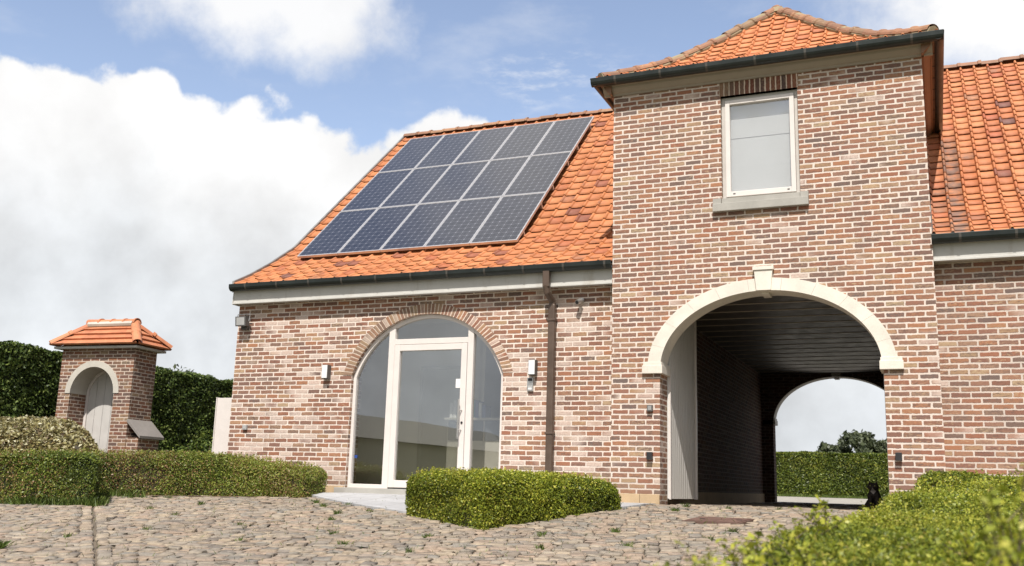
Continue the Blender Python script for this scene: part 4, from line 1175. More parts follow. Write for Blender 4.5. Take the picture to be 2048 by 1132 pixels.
# ------------------------------------------------------------------ vegetation
def leaves(P, N, size, rndv, spread=.9, asp=.55, curl=0.):
    """P (n,3) centres, N (n,3) outward normals -> (n,4,3) diamond leaves"""
    n = len(P); D = N*1.0+RNG.normal(0, spread, (n, 3)); D /= np.linalg.norm(D, axis=1, keepdims=True)+1e-9
    A = RNG.normal(0, 1, (n, 3)); T = np.cross(D, A); T /= np.linalg.norm(T, axis=1, keepdims=True)+1e-9
    B = np.cross(D, T)
    s = (size*np.clip(RNG.lognormal(-.06, .32, n), .4, 1.9))[:, None]
    a = P-T*s*.5; c = P+T*s*.5; b = P+B*s*asp*.5-T*s*.08+D*s*.1; d = P-B*s*asp*.5-T*s*.08+D*s*.1
    return np.stack([a, b, c, d], 1)

def rpoly(poly, rad, n=5):
    out = []; m_ = len(poly)
    for i in range(m_):
        p = np.array(poly[i]); a = np.array(poly[i-1]); b_ = np.array(poly[(i+1) % m_])
        da = (a-p)/np.linalg.norm(a-p); db = (b_-p)/np.linalg.norm(b_-p)
        r = min(rad, .45*min(np.linalg.norm(a-p), np.linalg.norm(b_-p)))
        for k in range(n+1):
            t_ = k/n; q_ = (p+da*r)*(1-t_)**2+p*2*t_*(1-t_)+(p+db*r)*t_**2; out.append(tuple(q_))
    return out

def wob(P, amp, f=2.2, seed=0.):
    x, y, z = P[:, 0]*f+seed, P[:, 1]*f+seed*1.7, P[:, 2]*f
    return amp*(np.sin(x*1.3+1.7*np.sin(y*.9))+np.sin(y*1.7+2.1*z+x*.6)+np.sin(3.1*x-2.3*y+1.9*z)*.6+np.sin(5.3*x+4.1*y-6.2*z)*.4)/2.6

def hedge(name, poly, h, leafmat, label, density, size, cat='hedge', rt=.14, rc=.18, amp=.03, base=None, hf=None, rndf=None, group=None, dens_f=None, core='twig', depth=.07, shoots=0, spread=.9, top_extra=0.):
    base = base or terr; hf = hf or (lambda x, y: h)
    cx_, cy_ = np.mean([p[0] for p in poly]), np.mean([p[1] for p in poly])
    root = empty(name, (cx_, cy_, base(cy_)), label=label, cat=cat, group=group)
    rp = rpoly(poly, rc); n = len(rp); E0 = np.array(rp); E1 = np.roll(E0, -1, axis=0); EL = np.linalg.norm(E1-E0, axis=1)
    area = .5*abs(sum(rp[i][0]*rp[(i+1) % n][1]-rp[(i+1) % n][0]*rp[i][1] for i in range(n)))
    sgn = 1 if sum(rp[i][0]*rp[(i+1) % n][1]-rp[(i+1) % n][0]*rp[i][1] for i in range(n)) > 0 else -1
    cum = np.cumsum(EL); per = cum[-1]
    bz = np.vectorize(base)
    # side samples
    ns = int(per*h*density); s = RNG.random(ns)*per; i = np.searchsorted(cum, s).clip(0, n-1); tt = 1-(cum[i]-s)/EL[i]
    pxy = E0[i]+(E1[i]-E0[i])*tt[:, None]; dirv = (E1[i]-E0[i])/EL[i][:, None]; nrm = np.stack([dirv[:, 1], -dirv[:, 0]], 1)*sgn
    zf = RNG.random(ns); H = np.array([hf(a, b_) for a, b_ in pxy]) if hf else np.full(ns, h)
    z = zf*H; over = np.clip((z-(H-rt))/rt, 0, 1); inset = rt*(1-np.sqrt(np.clip(1-over**2, 0, 1)))
    ps = np.stack([pxy[:, 0]-nrm[:, 0]*inset, pxy[:, 1]-nrm[:, 1]*inset, z], 1); Ns = np.stack([nrm[:, 0]*(1-over*.7), nrm[:, 1]*(1-over*.7), over], 1)
    # top samples
    nt = int(area*density*(1.15+top_extra)); lo = E0.min(0); hi = E0.max(0)
    c = RNG.random((int(nt*max(1.2, (hi-lo).prod()/area)*1.1), 2))*(hi-lo)+lo; c = c[inpoly(c[:, 0], c[:, 1], rp)][:nt]
    Ht = np.array([hf(a, b_) for a, b_ in c])
    # distance to border for rounding
    dm = np.full(len(c), 9.)
    for k in range(n):
        d_ = E1[k]-E0[k]; L2 = EL[k]**2+1e-12; u_ = ((c-E0[k])@d_/L2).clip(0, 1); dm = np.minimum(dm, np.linalg.norm(c-(E0[k]+u_[:, None]*d_), axis=1))
    drop = np.where(dm < rt, rt-np.sqrt(np.clip(rt**2-(rt-dm)**2, 0, None)), 0)
    pt = np.stack([c[:, 0], c[:, 1], Ht-drop], 1); Nt = np.tile([0., 0., 1.], (len(c), 1))
    P = np.concatenate([ps, pt]); Nn = np.concatenate([Ns, Nt])
    P[:, 2] += bz(P[:, 1])
    if dens_f is not None:
        keep = RNG.random(len(P)) < dens_f(P); P, Nn = P[keep], Nn[keep]
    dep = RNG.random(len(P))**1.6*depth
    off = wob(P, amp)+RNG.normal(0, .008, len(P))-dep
    P2 = P+Nn*off[:, None]
    sz = size(P2) if callable(size) else size
    zrel = (P2[:, 2]-bz(P2[:, 1]))
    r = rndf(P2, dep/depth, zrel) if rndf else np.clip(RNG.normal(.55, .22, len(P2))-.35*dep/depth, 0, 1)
    V = leaves(P2, Nn, sz, r, spread=spread)
    if shoots:
        sel = RNG.choice(len(pt), shoots); SP = pt[sel].copy(); SP[:, 2] += bz(SP[:, 1]); sv, sr = [], []
        for p in SP:
            hgt = random.uniform(.03, .09); tip = np.array([random.gauss(0, .02), random.gauss(0, .02), hgt]); k = 7
            for q_ in range(k):
                pp = p+tip*(q_/k)+RNG.normal(0, .005, 3); sv.append(pp); sr.append(random.uniform(.55, .98))
        sv = np.array(sv); szs = size(sv) if callable(size) else size
        V = np.concatenate([V, leaves(sv, np.tile([0, 0, .6], (len(sv), 1)), szs, None, spread=1.)]); r = np.concatenate([r, sr])
    lc = np.array(root.location)
    quads_obj('foliage', V, M[leafmat], root, rnd=r, off=tuple(lc))
    # solid twig core, coloured dark to put shade into the leaf gaps
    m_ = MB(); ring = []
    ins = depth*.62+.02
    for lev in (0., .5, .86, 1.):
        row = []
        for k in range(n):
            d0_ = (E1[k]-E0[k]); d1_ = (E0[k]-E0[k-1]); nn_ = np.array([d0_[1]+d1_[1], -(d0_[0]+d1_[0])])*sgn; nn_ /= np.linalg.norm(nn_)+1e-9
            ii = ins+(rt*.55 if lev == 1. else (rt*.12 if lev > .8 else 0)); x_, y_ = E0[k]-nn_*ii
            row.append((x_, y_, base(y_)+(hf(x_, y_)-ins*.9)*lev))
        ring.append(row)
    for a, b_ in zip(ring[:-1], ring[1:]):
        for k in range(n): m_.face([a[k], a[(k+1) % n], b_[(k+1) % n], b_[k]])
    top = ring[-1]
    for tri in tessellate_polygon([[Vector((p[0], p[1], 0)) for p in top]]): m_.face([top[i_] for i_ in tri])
    m_.build('dark_twig_core', M[core], root)
    return root

def gaps(lo=.30, f=3.0, th=.35, sd=2.):
    def g_(P):
        n_ = wob(P, 1., f, sd)+.6*wob(P, 1., f*2.7, sd+4)
        return np.where(n_ > th, lo, 1.)
    return g_
def rnd_tone(lo=.5, sd=.2, brown=.0, bx=None):  # random leaf tone in patches, darker for deeper leaves
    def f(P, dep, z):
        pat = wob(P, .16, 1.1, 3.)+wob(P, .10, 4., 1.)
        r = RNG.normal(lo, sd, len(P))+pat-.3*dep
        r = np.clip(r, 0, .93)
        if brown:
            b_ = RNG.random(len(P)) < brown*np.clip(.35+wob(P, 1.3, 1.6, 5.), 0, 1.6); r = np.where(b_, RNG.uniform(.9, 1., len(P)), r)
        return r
    return f

# centre clipped hedge
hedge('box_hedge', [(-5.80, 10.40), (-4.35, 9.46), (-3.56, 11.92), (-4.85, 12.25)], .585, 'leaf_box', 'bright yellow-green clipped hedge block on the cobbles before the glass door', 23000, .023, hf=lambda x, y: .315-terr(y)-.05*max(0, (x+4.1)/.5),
      rt=.15, rc=.16, amp=.05, rndf=rnd_tone(.50, .22, .09), shoots=1100, depth=.11, core='twig', dens_f=gaps(.34))
# left front hedges
hedge('low_hedge', [(-16.5, 9.0), (-10.14, 10.02), (-10.98, 10.85), (-16.7, 10.2)], .67, 'leaf_dull', 'low clipped hedge cut off by the left edge, nearest of the left hedges', 14000, .024,
      rt=.12, rc=.1, amp=.035, hf=lambda x, y: .45-terr(y), rndf=rnd_tone(.42, .18, .26), shoots=500, core='twig_green', depth=.08,
      dens_f=lambda P: np.where(P[:, 0] > -13.4, gaps(.45, 2.6)(P), .2))
def h2(x, y): return .50-terr(y)-.16*min(1, max(0, (x+9.4)/1.4))
hedge('low_hedge', [(-12.6, 10.95), (-11.25, 11.17), (-9.28, 11.53), (-8.12, 11.80), (-8.25, 12.6), (-9.4, 12.35), (-11.4, 11.95), (-12.8, 11.8)], .58, 'leaf_dull', 'long low hedge with brown patches in front of the brick wing', 17000, .023,
      rt=.14, rc=.14, amp=.03, rndf=lambda P, d, z: np.where(P[:, 0] > -9.2, np.clip(rnd_tone(.62, .2, .03)(P, d, z)+.1*(P[:, 0]+9.2), 0, .93), rnd_tone(.46, .2, .30)(P, d, z)), shoots=900, hf=h2, depth=.10, dens_f=gaps(.4, 2.4))
# right foreground hedge
def h3(x, y): return .60+max(0, (8.3-y))*.046
def s3(P): return np.clip(P[:, 1]*.0024, .0135, .022)
def d3(P):
    vis = (P[:, 0] < .085*P[:, 1]+.35)
    w_ = np.clip(1.5-(P[:, 1]-2)*.16, .42, 1.)
    return np.where(vis, w_*gaps(.35, 3.4, .4)(P), .08)
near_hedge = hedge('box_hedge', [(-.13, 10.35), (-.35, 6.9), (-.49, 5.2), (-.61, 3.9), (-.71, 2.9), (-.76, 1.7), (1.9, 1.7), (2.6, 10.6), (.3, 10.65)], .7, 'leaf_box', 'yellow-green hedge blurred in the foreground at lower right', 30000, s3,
      rt=.13, rc=.2, amp=.055, hf=h3, rndf=rnd_tone(.52, .21, .07), dens_f=d3, depth=.12, shoots=1500, core='twig')
# loose shoots rising from the foreground hedge towards the lens
def sprig(p, tip, n, ls):
    vs, nr = [], []
    p = np.array(p, float); tip = np.array(tip, float); d = tip-p
    for k in range(n):
        f = (k+.5)/n; c_ = p+d*f+np.array([0, 0, .015*math.sin(f*3)]); 
        for s_ in (-1, 1):
            o_ = RNG.normal(0, 1, 3); o_ -= d*(o_@d)/(d@d); o_ /= np.linalg.norm(o_); vs.append(c_+o_*ls*.55); nr.append(o_*.3+np.array([0, 0, .8]))
    return vs, nr
cam0 = np.array([0, 0, .2])
SHO = [(.12, 0, 2.3, .36), (.17, 0, 2.6, .30), (.19, 0, 2.9, .22), (.14, 0, 2.0, .30), (.10, 0, 3.4, .12), (-.40, 0, 4.2, .17), (-.42, 0, 4.5, .10)]
for k_ in range(26):
    yy_ = random.uniform(1.9, 4.4); e_ = -.76+(yy_-1.7)*.068; SHO.append((e_+random.uniform(.09, .3), 0, yy_, random.uniform(.04, .10)))
for k_ in range(20):
    yy_ = random.uniform(1.8, 3.2); SHO.append((random.uniform(-.5, .2), 0, yy_, random.uniform(.05, .12)))
for (px, py, d_, ln) in (SHO):
    bz_ = terr(d_)+h3(0, d_)-.05; p = (px, d_, bz_); tip = (px+random.gauss(0, .05), d_+random.gauss(0, .05), bz_+ln)
    st_ = MB(); vs, nr = sprig(p, tip, int(ln/.011), .016); st_.tube([p, tip], [.003, .0015], 5)
    for q_ in range(3):
        f = random.uniform(.3, .8); m0 = np.array(p)+(np.array(tip)-np.array(p))*f; m1 = m0+np.array([random.gauss(0, .05), random.gauss(0, .05), .06])
        a_, b_ = sprig(m0, m1, 5, .015); vs += a_; nr += b_; st_.tube([tuple(m0), tuple(m1)], [.002, .001], 4)
    vs = np.array(vs); nr = np.array(nr)
    sh_ = st_.build('shoot', M['bark'], near_hedge)
    quads_obj('leaves', leaves(vs, nr, .021, None, spread=.6, asp=.62), M['leaf_box'], sh_, rnd=RNG.uniform(.45, .95, len(vs)), off=tuple(near_hedge.location))

# variegated bush behind the left hedge
hedge('variegated_shrub', [(-16.5, 10.6), (-12.4, 11.15), (-11.45, 11.25), (-12.25, 12.1), (-13.0, 12.5), (-16.5, 12.2)], 1.1, 'leaf_var', 'pale variegated shrub mass behind the nearest left hedge', 3200, .058,
      cat='shrub', rt=.45, rc=.4, amp=.07, base=lambda y: terr(y), hf=lambda x, y: 1.10-.0*x if x < -13 else max(.5, 1.08-.30*(x+13)), spread=1.1, core='twig', depth=.12, rndf=lambda P, d, z: np.clip(RNG.normal(.55, .27, len(P))-.35*d+.25*(z-.6), 0, 1))
# rhododendron-like plants at the hedge foot
for (x, y, hh, rr2, lb) in ((-12.0, 14.3, 1.0, .5, 'leafy green shrub at the foot of the tall hedge, left of the white gate'), (-12.55, 14.2, .75, .42, 'smaller leafy shrub beside the gatehouse buttress')):
    o = empty('shrub', (x, y, 0), label=lb, cat='shrub')
    n = 900; th = RNG.random(n)*2*math.pi; el = np.arccos(RNG.random(n)); r_ = rr2*(RNG.random(n)**.35)
    P = np.stack([x+r_*np.sin(el)*np.cos(th), y+r_*np.sin(el)*np.sin(th), .15+(hh-.15)*np.cos(el)*(r_/rr2)], 1); P += RNG.normal(0, .03, P.shape)
    N = P-np.array([x, y, .1]); N /= np.linalg.norm(N, axis=1, keepdims=True)
    quads_obj('foliage', leaves(P, N, .085, None, spread=.6, asp=.32), M['leaf_rhodo'], o, rnd=np.clip(RNG.normal(.5, .25, n)+.3*(P[:, 2]-.5), 0, 1), off=(x, y, 0))
    q = MB()
    for k in range(9):
        a = k*.7; q.tube([(x, y, 0), (x+.2*math.cos(a)*rr2, y+.2*math.sin(a)*rr2, .3*hh), (x+.7*math.cos(a)*rr2, y+.7*math.sin(a)*rr2, .75*hh)], [.014, .010, .004], 5)
    q.build('stems', M['bark'], o)
# tall dark hedge on the left
hedge('tall_hedge', [(-15.45, 9.0), (-15.35, 31.0), (-16.6, 31.0), (-16.7, 9.0)], 2.50, 'leaf_dark', 'tall dark clipped hedge running behind the small brick gateway', 2100, .062,
      rt=.08, rc=.1, amp=.05, base=lambda y: 0., core='twig_green', depth=.12, spread=.8)
# hedge behind the rear yard
hedge('tall_hedge', [(-20, 38.4), (9, 38.4), (9, 39.6), (-20, 39.6)], 1.62, 'leaf_back', 'clipped green hedge across the rear yard, seen through the gateway', 2600, .06,
      rt=.06, rc=.1, amp=.035, base=lambda y: .118, core='twig_green', depth=.1, dens_f=lambda P: np.where((P[:, 0] > -7.5) & (P[:, 0] < 1) & (P[:, 1] < 39.2), 1., .12), rndf=rnd_tone(.5, .24, 0))

# grass: strips at hedge feet and tufts in the joints
def blades(pts, hgt, lean=.35):
    n = len(pts); a = RNG.random(n)*2*math.pi; h_ = hgt*RNG.uniform(.5, 1.3, n); w_ = .0035+h_*.03
    dx, dy = np.cos(a), np.sin(a); L_ = RNG.normal(0, lean, (n, 2))*h_[:, None]
    p0 = pts; b0 = p0+np.stack([dx*w_, dy*w_, 0*w_], 1); b1 = p0-np.stack([dx*w_, dy*w_, 0*w_], 1)
    m0 = p0+np.stack([L_[:, 0]*.4, L_[:, 1]*.4, h_*.6], 1); tp = p0+np.stack([L_[:, 0], L_[:, 1], h_], 1)
    return np.stack([b0, b1, m0*.5+tp*.5-0*b0, tp], 1)
P = []
def strip(x0, y0, x1, y1, n, wd):
    for _ in range(n):
        f = random.random(); x = x0+(x1-x0)*f; y = y0+(y1-y0)*f; P.append((x+random.gauss(0, wd), y+random.gauss(0, wd*.6), 0))
strip(-14.5, 9.30, -11.2, 9.82, 900, .03); strip(-11.3, 9.8, -10.1, 9.99, 1300, .045); strip(-10.12, 10.02, -10.7, 10.65, 1500, .06)
strip(-11.0, 11.05, -10.4, 11.12, 300, .08)
Pa = np.array(P); Pa[:, 2] = np.where(Pa[:, 1] < 12.4, -SL*(12.4-Pa[:, 1]), 0)
quads_obj('grass', blades(Pa, .10), M['grass'], rnd=RNG.random(len(Pa)), kind='stuff')
P = []
import collections
tufts = [(10, 0)]*0
random.seed(21)
spots = [(-8.3, 9.45), (-7.65, 8.3), (-7.0, 9.0), (-8.9, 10.6), (-6.3, 9.7), (-6.6, 10.3), (-7.2, 10.9), (-7.6, 11.3), (-7.0, 11.15), (-6.35, 10.6), (-9.1, 9.9), (-5.6, 8.7), (-5.1, 8.1), (-4.6, 8.8), (-3.6, 9.3), (-3.0, 9.8),
         (-2.6, 8.9), (-2.0, 9.6), (-1.9, 10.2), (-2.35, 12.3), (-1.75, 12.35), (-2.9, 12.5), (-1.3, 12.0), (-4.3, 7.9), (-3.3, 8.5), (-6.2, 8.0), (-8.0, 7.6), (-10.4, 10.9), (-9.9, 11.1), (-6.9, 8.9), (-1.6, 8.4), (-2.9, 11.9)]
for sx_, sy_ in spots:
    k = random.choice((25, 40, 60, 90))
    for _ in range(k): P.append((sx_+random.gauss(0, .022), sy_+random.gauss(0, .022), terr(sy_)))
for _ in range(2500):
    x, y = random.uniform(-11, -.4), random.uniform(6, 12.6); P.append((x, y, terr(y)-.01))
quads_obj('joint_grass', blades(np.array(P), .048, .5), M['grass'], rnd=RNG.random(len(P)), kind='stuff')
P = []
wx, wy = -7.95, 6.75
for _ in range(260): P.append((wx+random.gauss(0, .035), wy+random.gauss(0, .03), terr(wy)))
quads_obj('weed_tuft', blades(np.array(P), .075, .7), M['grass'], rnd=RNG.random(len(P)), off=(wx, wy, terr(wy)), label='bright green weed growing from the cobble joints at lower left', cat='weed')
# grass strip in front of the back hedge
P = np.stack([RNG.uniform(-8, 1.5, 5000), RNG.uniform(37.4, 38.4, 5000), np.full(5000, .112)], 1)
quads_obj('grass', blades(P, .10), M['grass'], rnd=RNG.random(len(P)), kind='stuff')
b = MB(); b.face([(-20, 37.5, .122), (9, 37.5, .122), (9, 38.5, .125), (-20, 38.5, .125)]); b.build('grass_verge', M['ground'], kind='structure')

# soil strips under the left hedges
b = MB()
for pol in ([(-12.7, 10.85), (-11.2, 11.07), (-9.25, 11.46), (-8.2, 11.78), (-8.3, 12.3), (-12.8, 11.9)],):
    top = [(x, y, terr(y)+.016) for x, y in pol]
    for tri in tessellate_polygon([[Vector(p) for p in top]]): b.face([top[i] for i in tri])
b.build('soil', M['soil'], kind='structure')

# trees
def tree(x, y, H, W_, label, n=6000, seed=1, trunk=.3, zb=.3, leaf=.45, group='trees beyond the hedges', z0=0.):
    rs = random.Random(seed); rg = np.random.default_rng(seed)
    o = empty('tree', (x, y, z0), label=label, cat='tree', group=group)
    q = MB(); q.tube([(x, y, z0), (x+rs.uniform(-.2, .2), y, z0+H*.3), (x+rs.uniform(-.4, .4), y, z0+H*.62), (x+rs.uniform(-.5, .5), y, z0+H*.9)], [trunk, trunk*.75, trunk*.4, trunk*.1], 8)
    cl = []
    for k in range(26):
        a = rs.uniform(0, 2*math.pi); zz = rs.uniform(zb, .97); wr = math.sin(math.pi*min(1, max(.12, (zz-zb+.12)/(1.12-zb))))**.6
        rr3 = W_/2*wr*rs.uniform(.35, .95); c_ = (x+rr3*math.cos(a), y+rr3*math.sin(a), z0+H*zz); cl.append((c_, rs.uniform(.10, .2)*W_))
        q.tube([(x, y, z0+H*max(.2, zz-.25)), ((x+c_[0])/2, (y+c_[1])/2, z0+H*(zz-.08)), c_], [trunk*.28, trunk*.16, trunk*.05], 5)
    q.build('trunk', M['bark'], o)
    P, N = [], []
    per = n//len(cl)
    for c_, r_ in cl:
        v = rg.normal(0, 1, (per, 3)); v /= np.linalg.norm(v, axis=1, keepdims=True); rad = r_*rg.random(per)**.45*(1+.35*np.sin(v[:, 0]*5+v[:, 2]*4))
        P.append(np.array(c_)+v*rad[:, None]*np.array([1, 1, .8])); N.append(v)
    P = np.concatenate(P); N = np.concatenate(N)
    quads_obj('crown', leaves(P, N, leaf, None, spread=1.), M['leaf_tree_hazed'], o, rnd=np.clip(rg.normal(.45, .22, len(P)), 0, 1), off=(x, y, z0))
    return o
Dm = 95.
for i, (az, H, W_, lb) in enumerate(((-5.35, 4.55, 3.2, 'leftmost round tree beyond the rear hedge, seen through the gateway'), (-3.75, 5.6, 5.0, 'tallest tree beyond the rear hedge, seen through the gateway'),
        (-2.35, 5.0, 4.0, 'loose crowned tree right of the tallest one beyond the rear hedge'), (-1.4, 4.3, 4.0, 'dark low tree beyond the rear hedge beside the gateway edge'))):
    tree(Dm*math.tan(R(az)), Dm, H, W_, lb, 5000, seed=30+i, trunk=.28, zb=.42, leaf=.42)
tree(-32.9, 37.6, 5.0, 4.2, 'round tree top showing above the tall dark hedge', 4000, seed=50, leaf=.3)
tree(-31.4, 38.9, 4.7, 2.6, 'second tree top above the tall dark hedge, near the house corner', 4000, seed=53, leaf=.3)

# low barn opposite, seen only mirrored in the entrance glass
bo = empty('barn', (-30, -24, terr(-10)), label='low barn across the yard, mirrored in the entrance glass', cat='barn')
q = MB(); q.box(-38, -26, -44, -8, terr(-10), 2.3); q.build('wall', paint('barn_wall', (.34, .31, .21), .8), bo)
q = MB(); q.prism([(-38.4, 2.3), (-25.6, 2.3), (-32, 4.2)], 'y', -44.4, -7.6); rf = q.build('roof', paint('barn_roof', (.085, .08, .055), .8), bo)

# ------------------------------------------------------------------ cat
def cat():
    cx_, cy_, = -.835, 15.35
    import bmesh
    me = bpy.data.meshes.new('cat'); o = bpy.data.objects.new('cat', me); COL.objects.link(o); o.location = (cx_, cy_, 0)
    # body skeleton, cat faces the camera (-y), haunches behind
    V = [(0, .10, .085), (0, .07, .15), (0, .015, .215), (0, -.025, .265), (0, -.04, .30), (0, -.065, .335),      # 0-5 pelvis..head
         (-.038, -.05, .19), (-.042, -.075, .10), (-.044, -.085, .018), (-.046, -.115, .012),                      # 6-9 left fore leg
         (.038, -.05, .19), (.042, -.075, .10), (.044, -.085, .018), (.046, -.115, .012),                          # 10-13 right fore leg
         (-.075, .08, .085), (-.088, -.005, .07), (-.085, .03, .02), (-.085, -.05, .014),                              # 14-17 left hind
         (.075, .08, .085), (.088, -.005, .07), (.085, .03, .02), (.085, -.05, .014),                                  # 18-21 right hind
         (-.02, .17, .03), (-.11, .16, .02), (-.17, .07, .018), (-.19, -.04, .016)]                                  # 22-25 tail
    E = [(0, 1), (1, 2), (2, 3), (3, 4), (4, 5), (2, 6), (6, 7), (7, 8), (8, 9), (2, 10), (10, 11), (11, 12), (12, 13), (0, 14), (14, 15), (15, 16), (16, 17), (0, 18), (18, 19), (19, 20), (20, 21), (0, 22), (22, 23), (23, 24), (24, 25)]
    Rr = [.088, .092, .082, .062, .055, .064, .034, .022, .018, .017, .034, .020, .017, .016, .06, .046, .02, .018, .06, .046, .02, .018, .026, .02, .018, .014]
    me.from_pydata(V, E, [])
    sk = o.modifiers.new('Skin', 'SKIN'); 
    for i, v in enumerate(me.skin_vertices[0].data): v.radius = (Rr[i], Rr[i]); v.use_root = (i == 0)
    sb = o.modifiers.new('Sub', 'SUBSURF'); sb.levels = 2; sb.render_levels = 2
    dg = bpy.context.evaluated_depsgraph_get(); ev = o.evaluated_get(dg); nm = bpy.data.meshes.new_from_object(ev)
    o.modifiers.clear(); 
    for m_ in list(nm.materials): pass
    o.data = nm
    bm = bmesh.new(); bm.from_mesh(nm)
    # ears, muzzle
    for s_ in (-1, 1):
        bmesh.ops.create_cone(bm, cap_ends=True, segments=8, radius1=.026, radius2=.003, depth=.05, matrix=Matrix.Translation((s_*.040, -.062, .392)) @ Matrix.Rotation(s_*.25, 4, 'Y') @ Matrix.Diagonal((1, .55, 1, 1)))
    bmesh.ops.create_uvsphere(bm, u_segments=20, v_segments=14, radius=.066, matrix=Matrix.Translation((0, -.062, .335)) @ Matrix.Diagonal((1.08, .95, .9, 1)))
    bmesh.ops.create_uvsphere(bm, u_segments=12, v_segments=8, radius=.028, matrix=Matrix.Translation((0, -.118, .322)) @ Matrix.Diagonal((1.15, .8, .75, 1)))
    bm.to_mesh(nm); bm.free()
    for p in nm.polygons: p.use_smooth = True
    m, t, p = newmat('cat_fur'); c = t.coord('Object'); x, y, z = t.sep(c)
    # white muzzle + bib patch (fur marking)
    w1 = t.m('SUBTRACT', 1., t.sm(t.m('ADD', t.m('MULTIPLY', t.m('ABSOLUTE', x), 1.), t.m('MULTIPLY', t.m('ABSOLUTE', t.m('SUBTRACT', z, .275)), .75)), .026, .040))
    w1 = t.m('MULTIPLY', w1, t.m('LESS_THAN', y, -.03))
    n = t.noise(c, 55, 5, .7); st = t.sm(t.noise(t.scale(c, (1, 1, 3)), 22, 3), .5, .62)
    fur = t.mix(t.m('MULTIPLY', st, .6), (.022, .016, .013), (.085, .052, .036)); fur = t.mix(t.m('MULTIPLY', n, .3), fur, (.03, .022, .018))
    t.l.new(t.mix(w1, fur, (.45, .40, .37)), p.inputs['Base Color']); p.inputs['Roughness'].default_value = .8
    t.l.new(t.bump(t.noise(c, 160, 4, .7), .8, .006), p.inputs['Normal'])
    nm.materials.clear(); nm.materials.append(m)
    tag(o, 'dark cat with a pale muzzle and bib sitting in the shaded gateway', 'cat')
    o.rotation_euler = (0, 0, R(-4)); o.scale = (1.15, 1.12, 1.0)
    for s_ in (-1, 1):
        q = MB(); q.tube([(s_*.026, -.116, .350), (s_*.026, -.126, .350)], [.009, .006], 8)
        e = paint('cat_eye', (.35, .32, .06), .15) if 'cat_eye' not in bpy.data.materials else bpy.data.materials['cat_eye']
        ob = q.build('eye', e, o, local=True)
    q = MB(); q.tube([(0, -.134, .332), (0, -.142, .330)], [.008, .004], 6); q.build('nose', M['black'], o, local=True)
cat()

# ------------------------------------------------------------------ world, sun, camera
SUN = Vector((.21, -1., 1.44)).normalized()
W = bpy.data.worlds.new('World'); SC.world = W; W.use_nodes = True
t = NT(W.node_tree); bg = t.n['Background']
sky = t.n.new('ShaderNodeTexSky'); sky.sky_type = 'NISHITA'; sky.sun_disc = False
sky.sun_elevation = math.asin(SUN.z); sky.sun_rotation = math.atan2(SUN.x, SUN.y); sky.air_density = 1.0; sky.dust_density = .6; sky.ozone_density = 1.6
gen = t.n.new('ShaderNodeTexCoord').outputs['Generated']
x, y, z = t.sep(gen)
azd = t.m('MULTIPLY', t.m('ARCTAN2', x, y), 57.2958); eld = t.m('MULTIPLY', t.m('ARCSINE', z), 57.2958)
nz = t.noise(gen, 5.0, 8, .58); nz2 = t.noise(gen, 16., 7, .6); nzb = t.noise(gen, 2.2, 5, .5)
vor = t.n.new('ShaderNodeTexVoronoi'); vor.feature = 'SMOOTH_F1'; vor.inputs['Scale'].default_value = 26.; vor.inputs['Smoothness'].default_value = .5
wv = t.n.new('ShaderNodeVectorMath'); wv.operation = 'ADD'; t.l.new(gen, wv.inputs[0]); t.l.new(t.scale(t.noise(gen, 9., 4, .6, out=1), (.07, .07, .07)), wv.inputs[1]); t.l.new(wv.outputs[0], vor.inputs['Vector'])
puff = t.m('SUBTRACT', .5, vor.outputs['Distance'])
# cumulus bank: upper edge elevation as a function of azimuth
fc = t.n.new('ShaderNodeFloatCurve'); cur = fc.mapping.curves[0]
pts = [(-60, 21.6), (-51, 21.5), (-48.3, 21.6), (-45.6, 22.4), (-43.5, 21.8), (-41, 20.9), (-38, 21.2), (-35.5, 20.8), (-33, 20.2), (-30.7, 20.2), (-28.6, 21.3), (-26.0, 21.6), (-24.3, 20.6), (-20, 16), (-10, 15), (-1, 19), (10, 22)]
while len(cur.points) < len(pts): cur.points.new(.5, .5)
for pnt, (a, e) in zip(cur.points, pts): pnt.location = ((a+60)/70, (e-10)/20); pnt.handle_type = 'AUTO'
fc.mapping.update()
t.l.new(t.lin(azd, -60, 10), fc.inputs['Value'])
edge = t.m('ADD', t.m('MULTIPLY', fc.outputs[0], 20.), 10.)
dedge = t.m('SUBTRACT', t.m('ADD', edge, t.m('ADD', t.m('MULTIPLY', puff, 2.0), t.m('MULTIPLY', t.m('SUBTRACT', nz2, .5), 3.2))), t.m('ADD', eld, .55))
bank = t.sm(dedge, -.15, .55)
def blob(a, e, ra, re, soft, namp):
    da = t.m('DIVIDE', t.m('SUBTRACT', azd, a), ra); de_ = t.m('DIVIDE', t.m('SUBTRACT', eld, e), re)
    d = t.m('SQRT', t.m('ADD', t.m('MULTIPLY', da, da), t.m('MULTIPLY', de_, de_)))
    d = t.m('ADD', d, t.m('MULTIPLY', t.m('SUBTRACT', nz2, .5), namp)); d = t.m('ADD', d, t.m('MULTIPLY', t.m('SUBTRACT', nz, .5), namp))
    return t.m('SUBTRACT', 1., t.sm(d, 1-soft, 1+soft))
b1 = blob(-38.2, 28.0, 7.6, 4.9, .34, 1.0); b2 = blob(6.5, 26.2, 9.5, 4.6, .35, .9)
wis = t.m('MULTIPLY', blob(-21, 23.6, 5., 1.5, .6, 1.6), t.m('MULTIPLY', t.sm(t.noise(t.scale(gen, (1, 1, 3.5)), 24., 7, .65), .42, .72), .45))
wis2 = t.m('MULTIPLY', t.sm(t.noise(t.scale(gen, (1, 1, 2.5)), 7., 7, .6), .5, .8), .22)
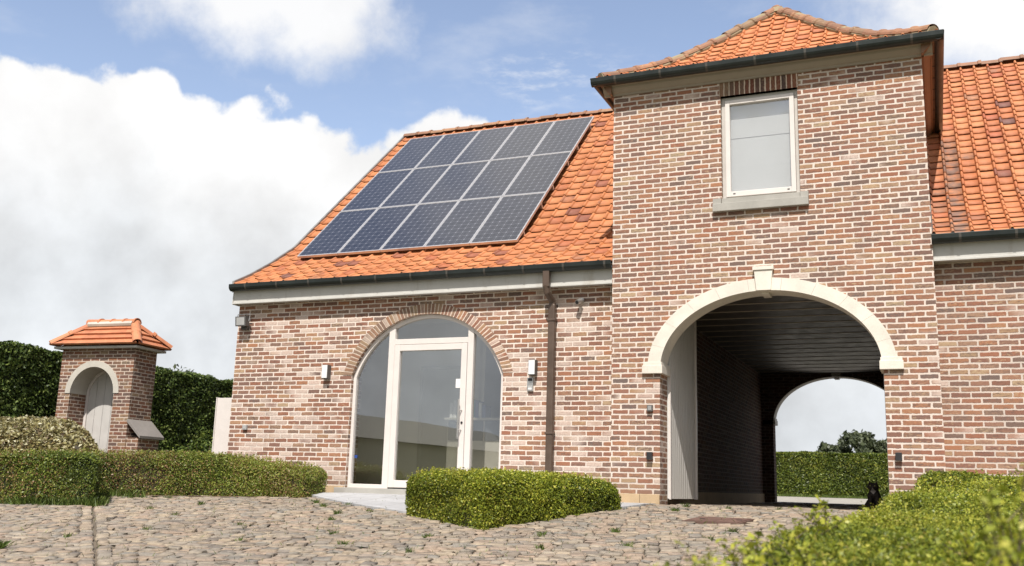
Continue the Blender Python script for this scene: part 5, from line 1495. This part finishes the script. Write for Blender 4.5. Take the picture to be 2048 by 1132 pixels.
# elsewhere: broken cumulus
far = t.m('MULTIPLY', t.sm(t.m('ADD', t.noise(gen, 2.6, 7, .58), t.lin(eld, 8., 40., .16, 0.)), .44, .60), t.m('MAXIMUM', t.sm(eld, 33., 42.), t.sm(t.m('ABSOLUTE', t.m('ADD', azd, 22.)), 42., 62.)))
dens = t.m('MAXIMUM', t.m('MAXIMUM', bank, t.m('MULTIPLY', b1, .93)), t.m('MAXIMUM', t.m('MAXIMUM', b2, wis), t.m('MAXIMUM', far, wis2)))
# cloud brightness: sunlit crest, greyer body and base
deep = t.sm(dedge, 1.0, 13.)
body = t.m('ADD', t.lin(nz, .3, .7, -.20, .17), t.m('ADD', t.lin(nzb, .35, .65, -.13, .15), t.m('ADD', t.lin(puff, -.2, .3, -.03, .04), t.lin(nz2, .3, .7, -.05, .05))))
br = t.m('ADD', t.m('SUBTRACT', 1.07, t.m('MULTIPLY', deep, .17)), t.m('MULTIPLY', body, t.lin(dedge, 0., 5., .45, 1.)))
br = t.m('MULTIPLY', br, t.m('SUBTRACT', 1., t.m('MULTIPLY', far, .22)))
br = t.m('MINIMUM', br, 1.08)
CB = 5.35
cc = t.mix(deep, (1.0*CB, .995*CB, .99*CB), (.93*CB, .965*CB, 1.0*CB))
cc = t.mix(1., cc, t.comb(br, br, br), 'MULTIPLY')
skyc = t.mix(1., sky.outputs[0], (1.55, 1.30, 1.16), 'MULTIPLY')
t.l.new(t.mix(dens, skyc, cc), bg.inputs['Color']); bg.inputs['Strength'].default_value = .15
for n_ in t.n:
    if n_.type == 'MIX' and n_.data_type == 'RGBA': n_.clamp_result = False; n_.clamp_factor = True

sl = bpy.data.lights.new('Sun', 'SUN'); sl.energy = 5.0; sl.angle = R(.53); sl.color = (1., .95, .885)
so_ = bpy.data.objects.new('Sun', sl); COL.objects.link(so_); so_.rotation_euler = SUN.to_track_quat('Z', 'Y').to_euler()

yaw, pit, rol = R(23.24883386), R(11.6492008), R(1.6824803)
cy_, sy_, cp_, sp_, cr_, sr_ = math.cos(yaw), math.sin(yaw), math.cos(pit), math.sin(pit), math.cos(rol), math.sin(rol)
fwd = Vector((-sy_*cp_, cy_*cp_, sp_)); rt0 = Vector((cy_, sy_, 0)); up0 = rt0.cross(fwd)
rr0 = rt0*cr_+up0*sr_; uu0 = -rt0*sr_+up0*cr_
cam = bpy.data.cameras.new('Camera'); co = bpy.data.objects.new('Camera', cam); COL.objects.link(co)
co.matrix_world = Matrix(((rr0.x, uu0.x, -fwd.x, 0), (rr0.y, uu0.y, -fwd.y, 0), (rr0.z, uu0.z, -fwd.z, .2), (0, 0, 0, 1)))
cam.sensor_width = 36; cam.lens = 36*1968/2048; cam.clip_end = 5000; cam.clip_start = .05
cam.dof.use_dof = True; cam.dof.focus_distance = 13.5; cam.dof.aperture_fstop = 3.2
SC.camera = co
SC.cycles.diffuse_bounces = 3; SC.cycles.max_bounces = 5; SC.cycles.transparent_max_bounces = 8
SC.view_settings.view_transform = 'Standard'; SC.view_settings.look = 'None'; SC.view_settings.exposure = .24; SC.view_settings.gamma = 1
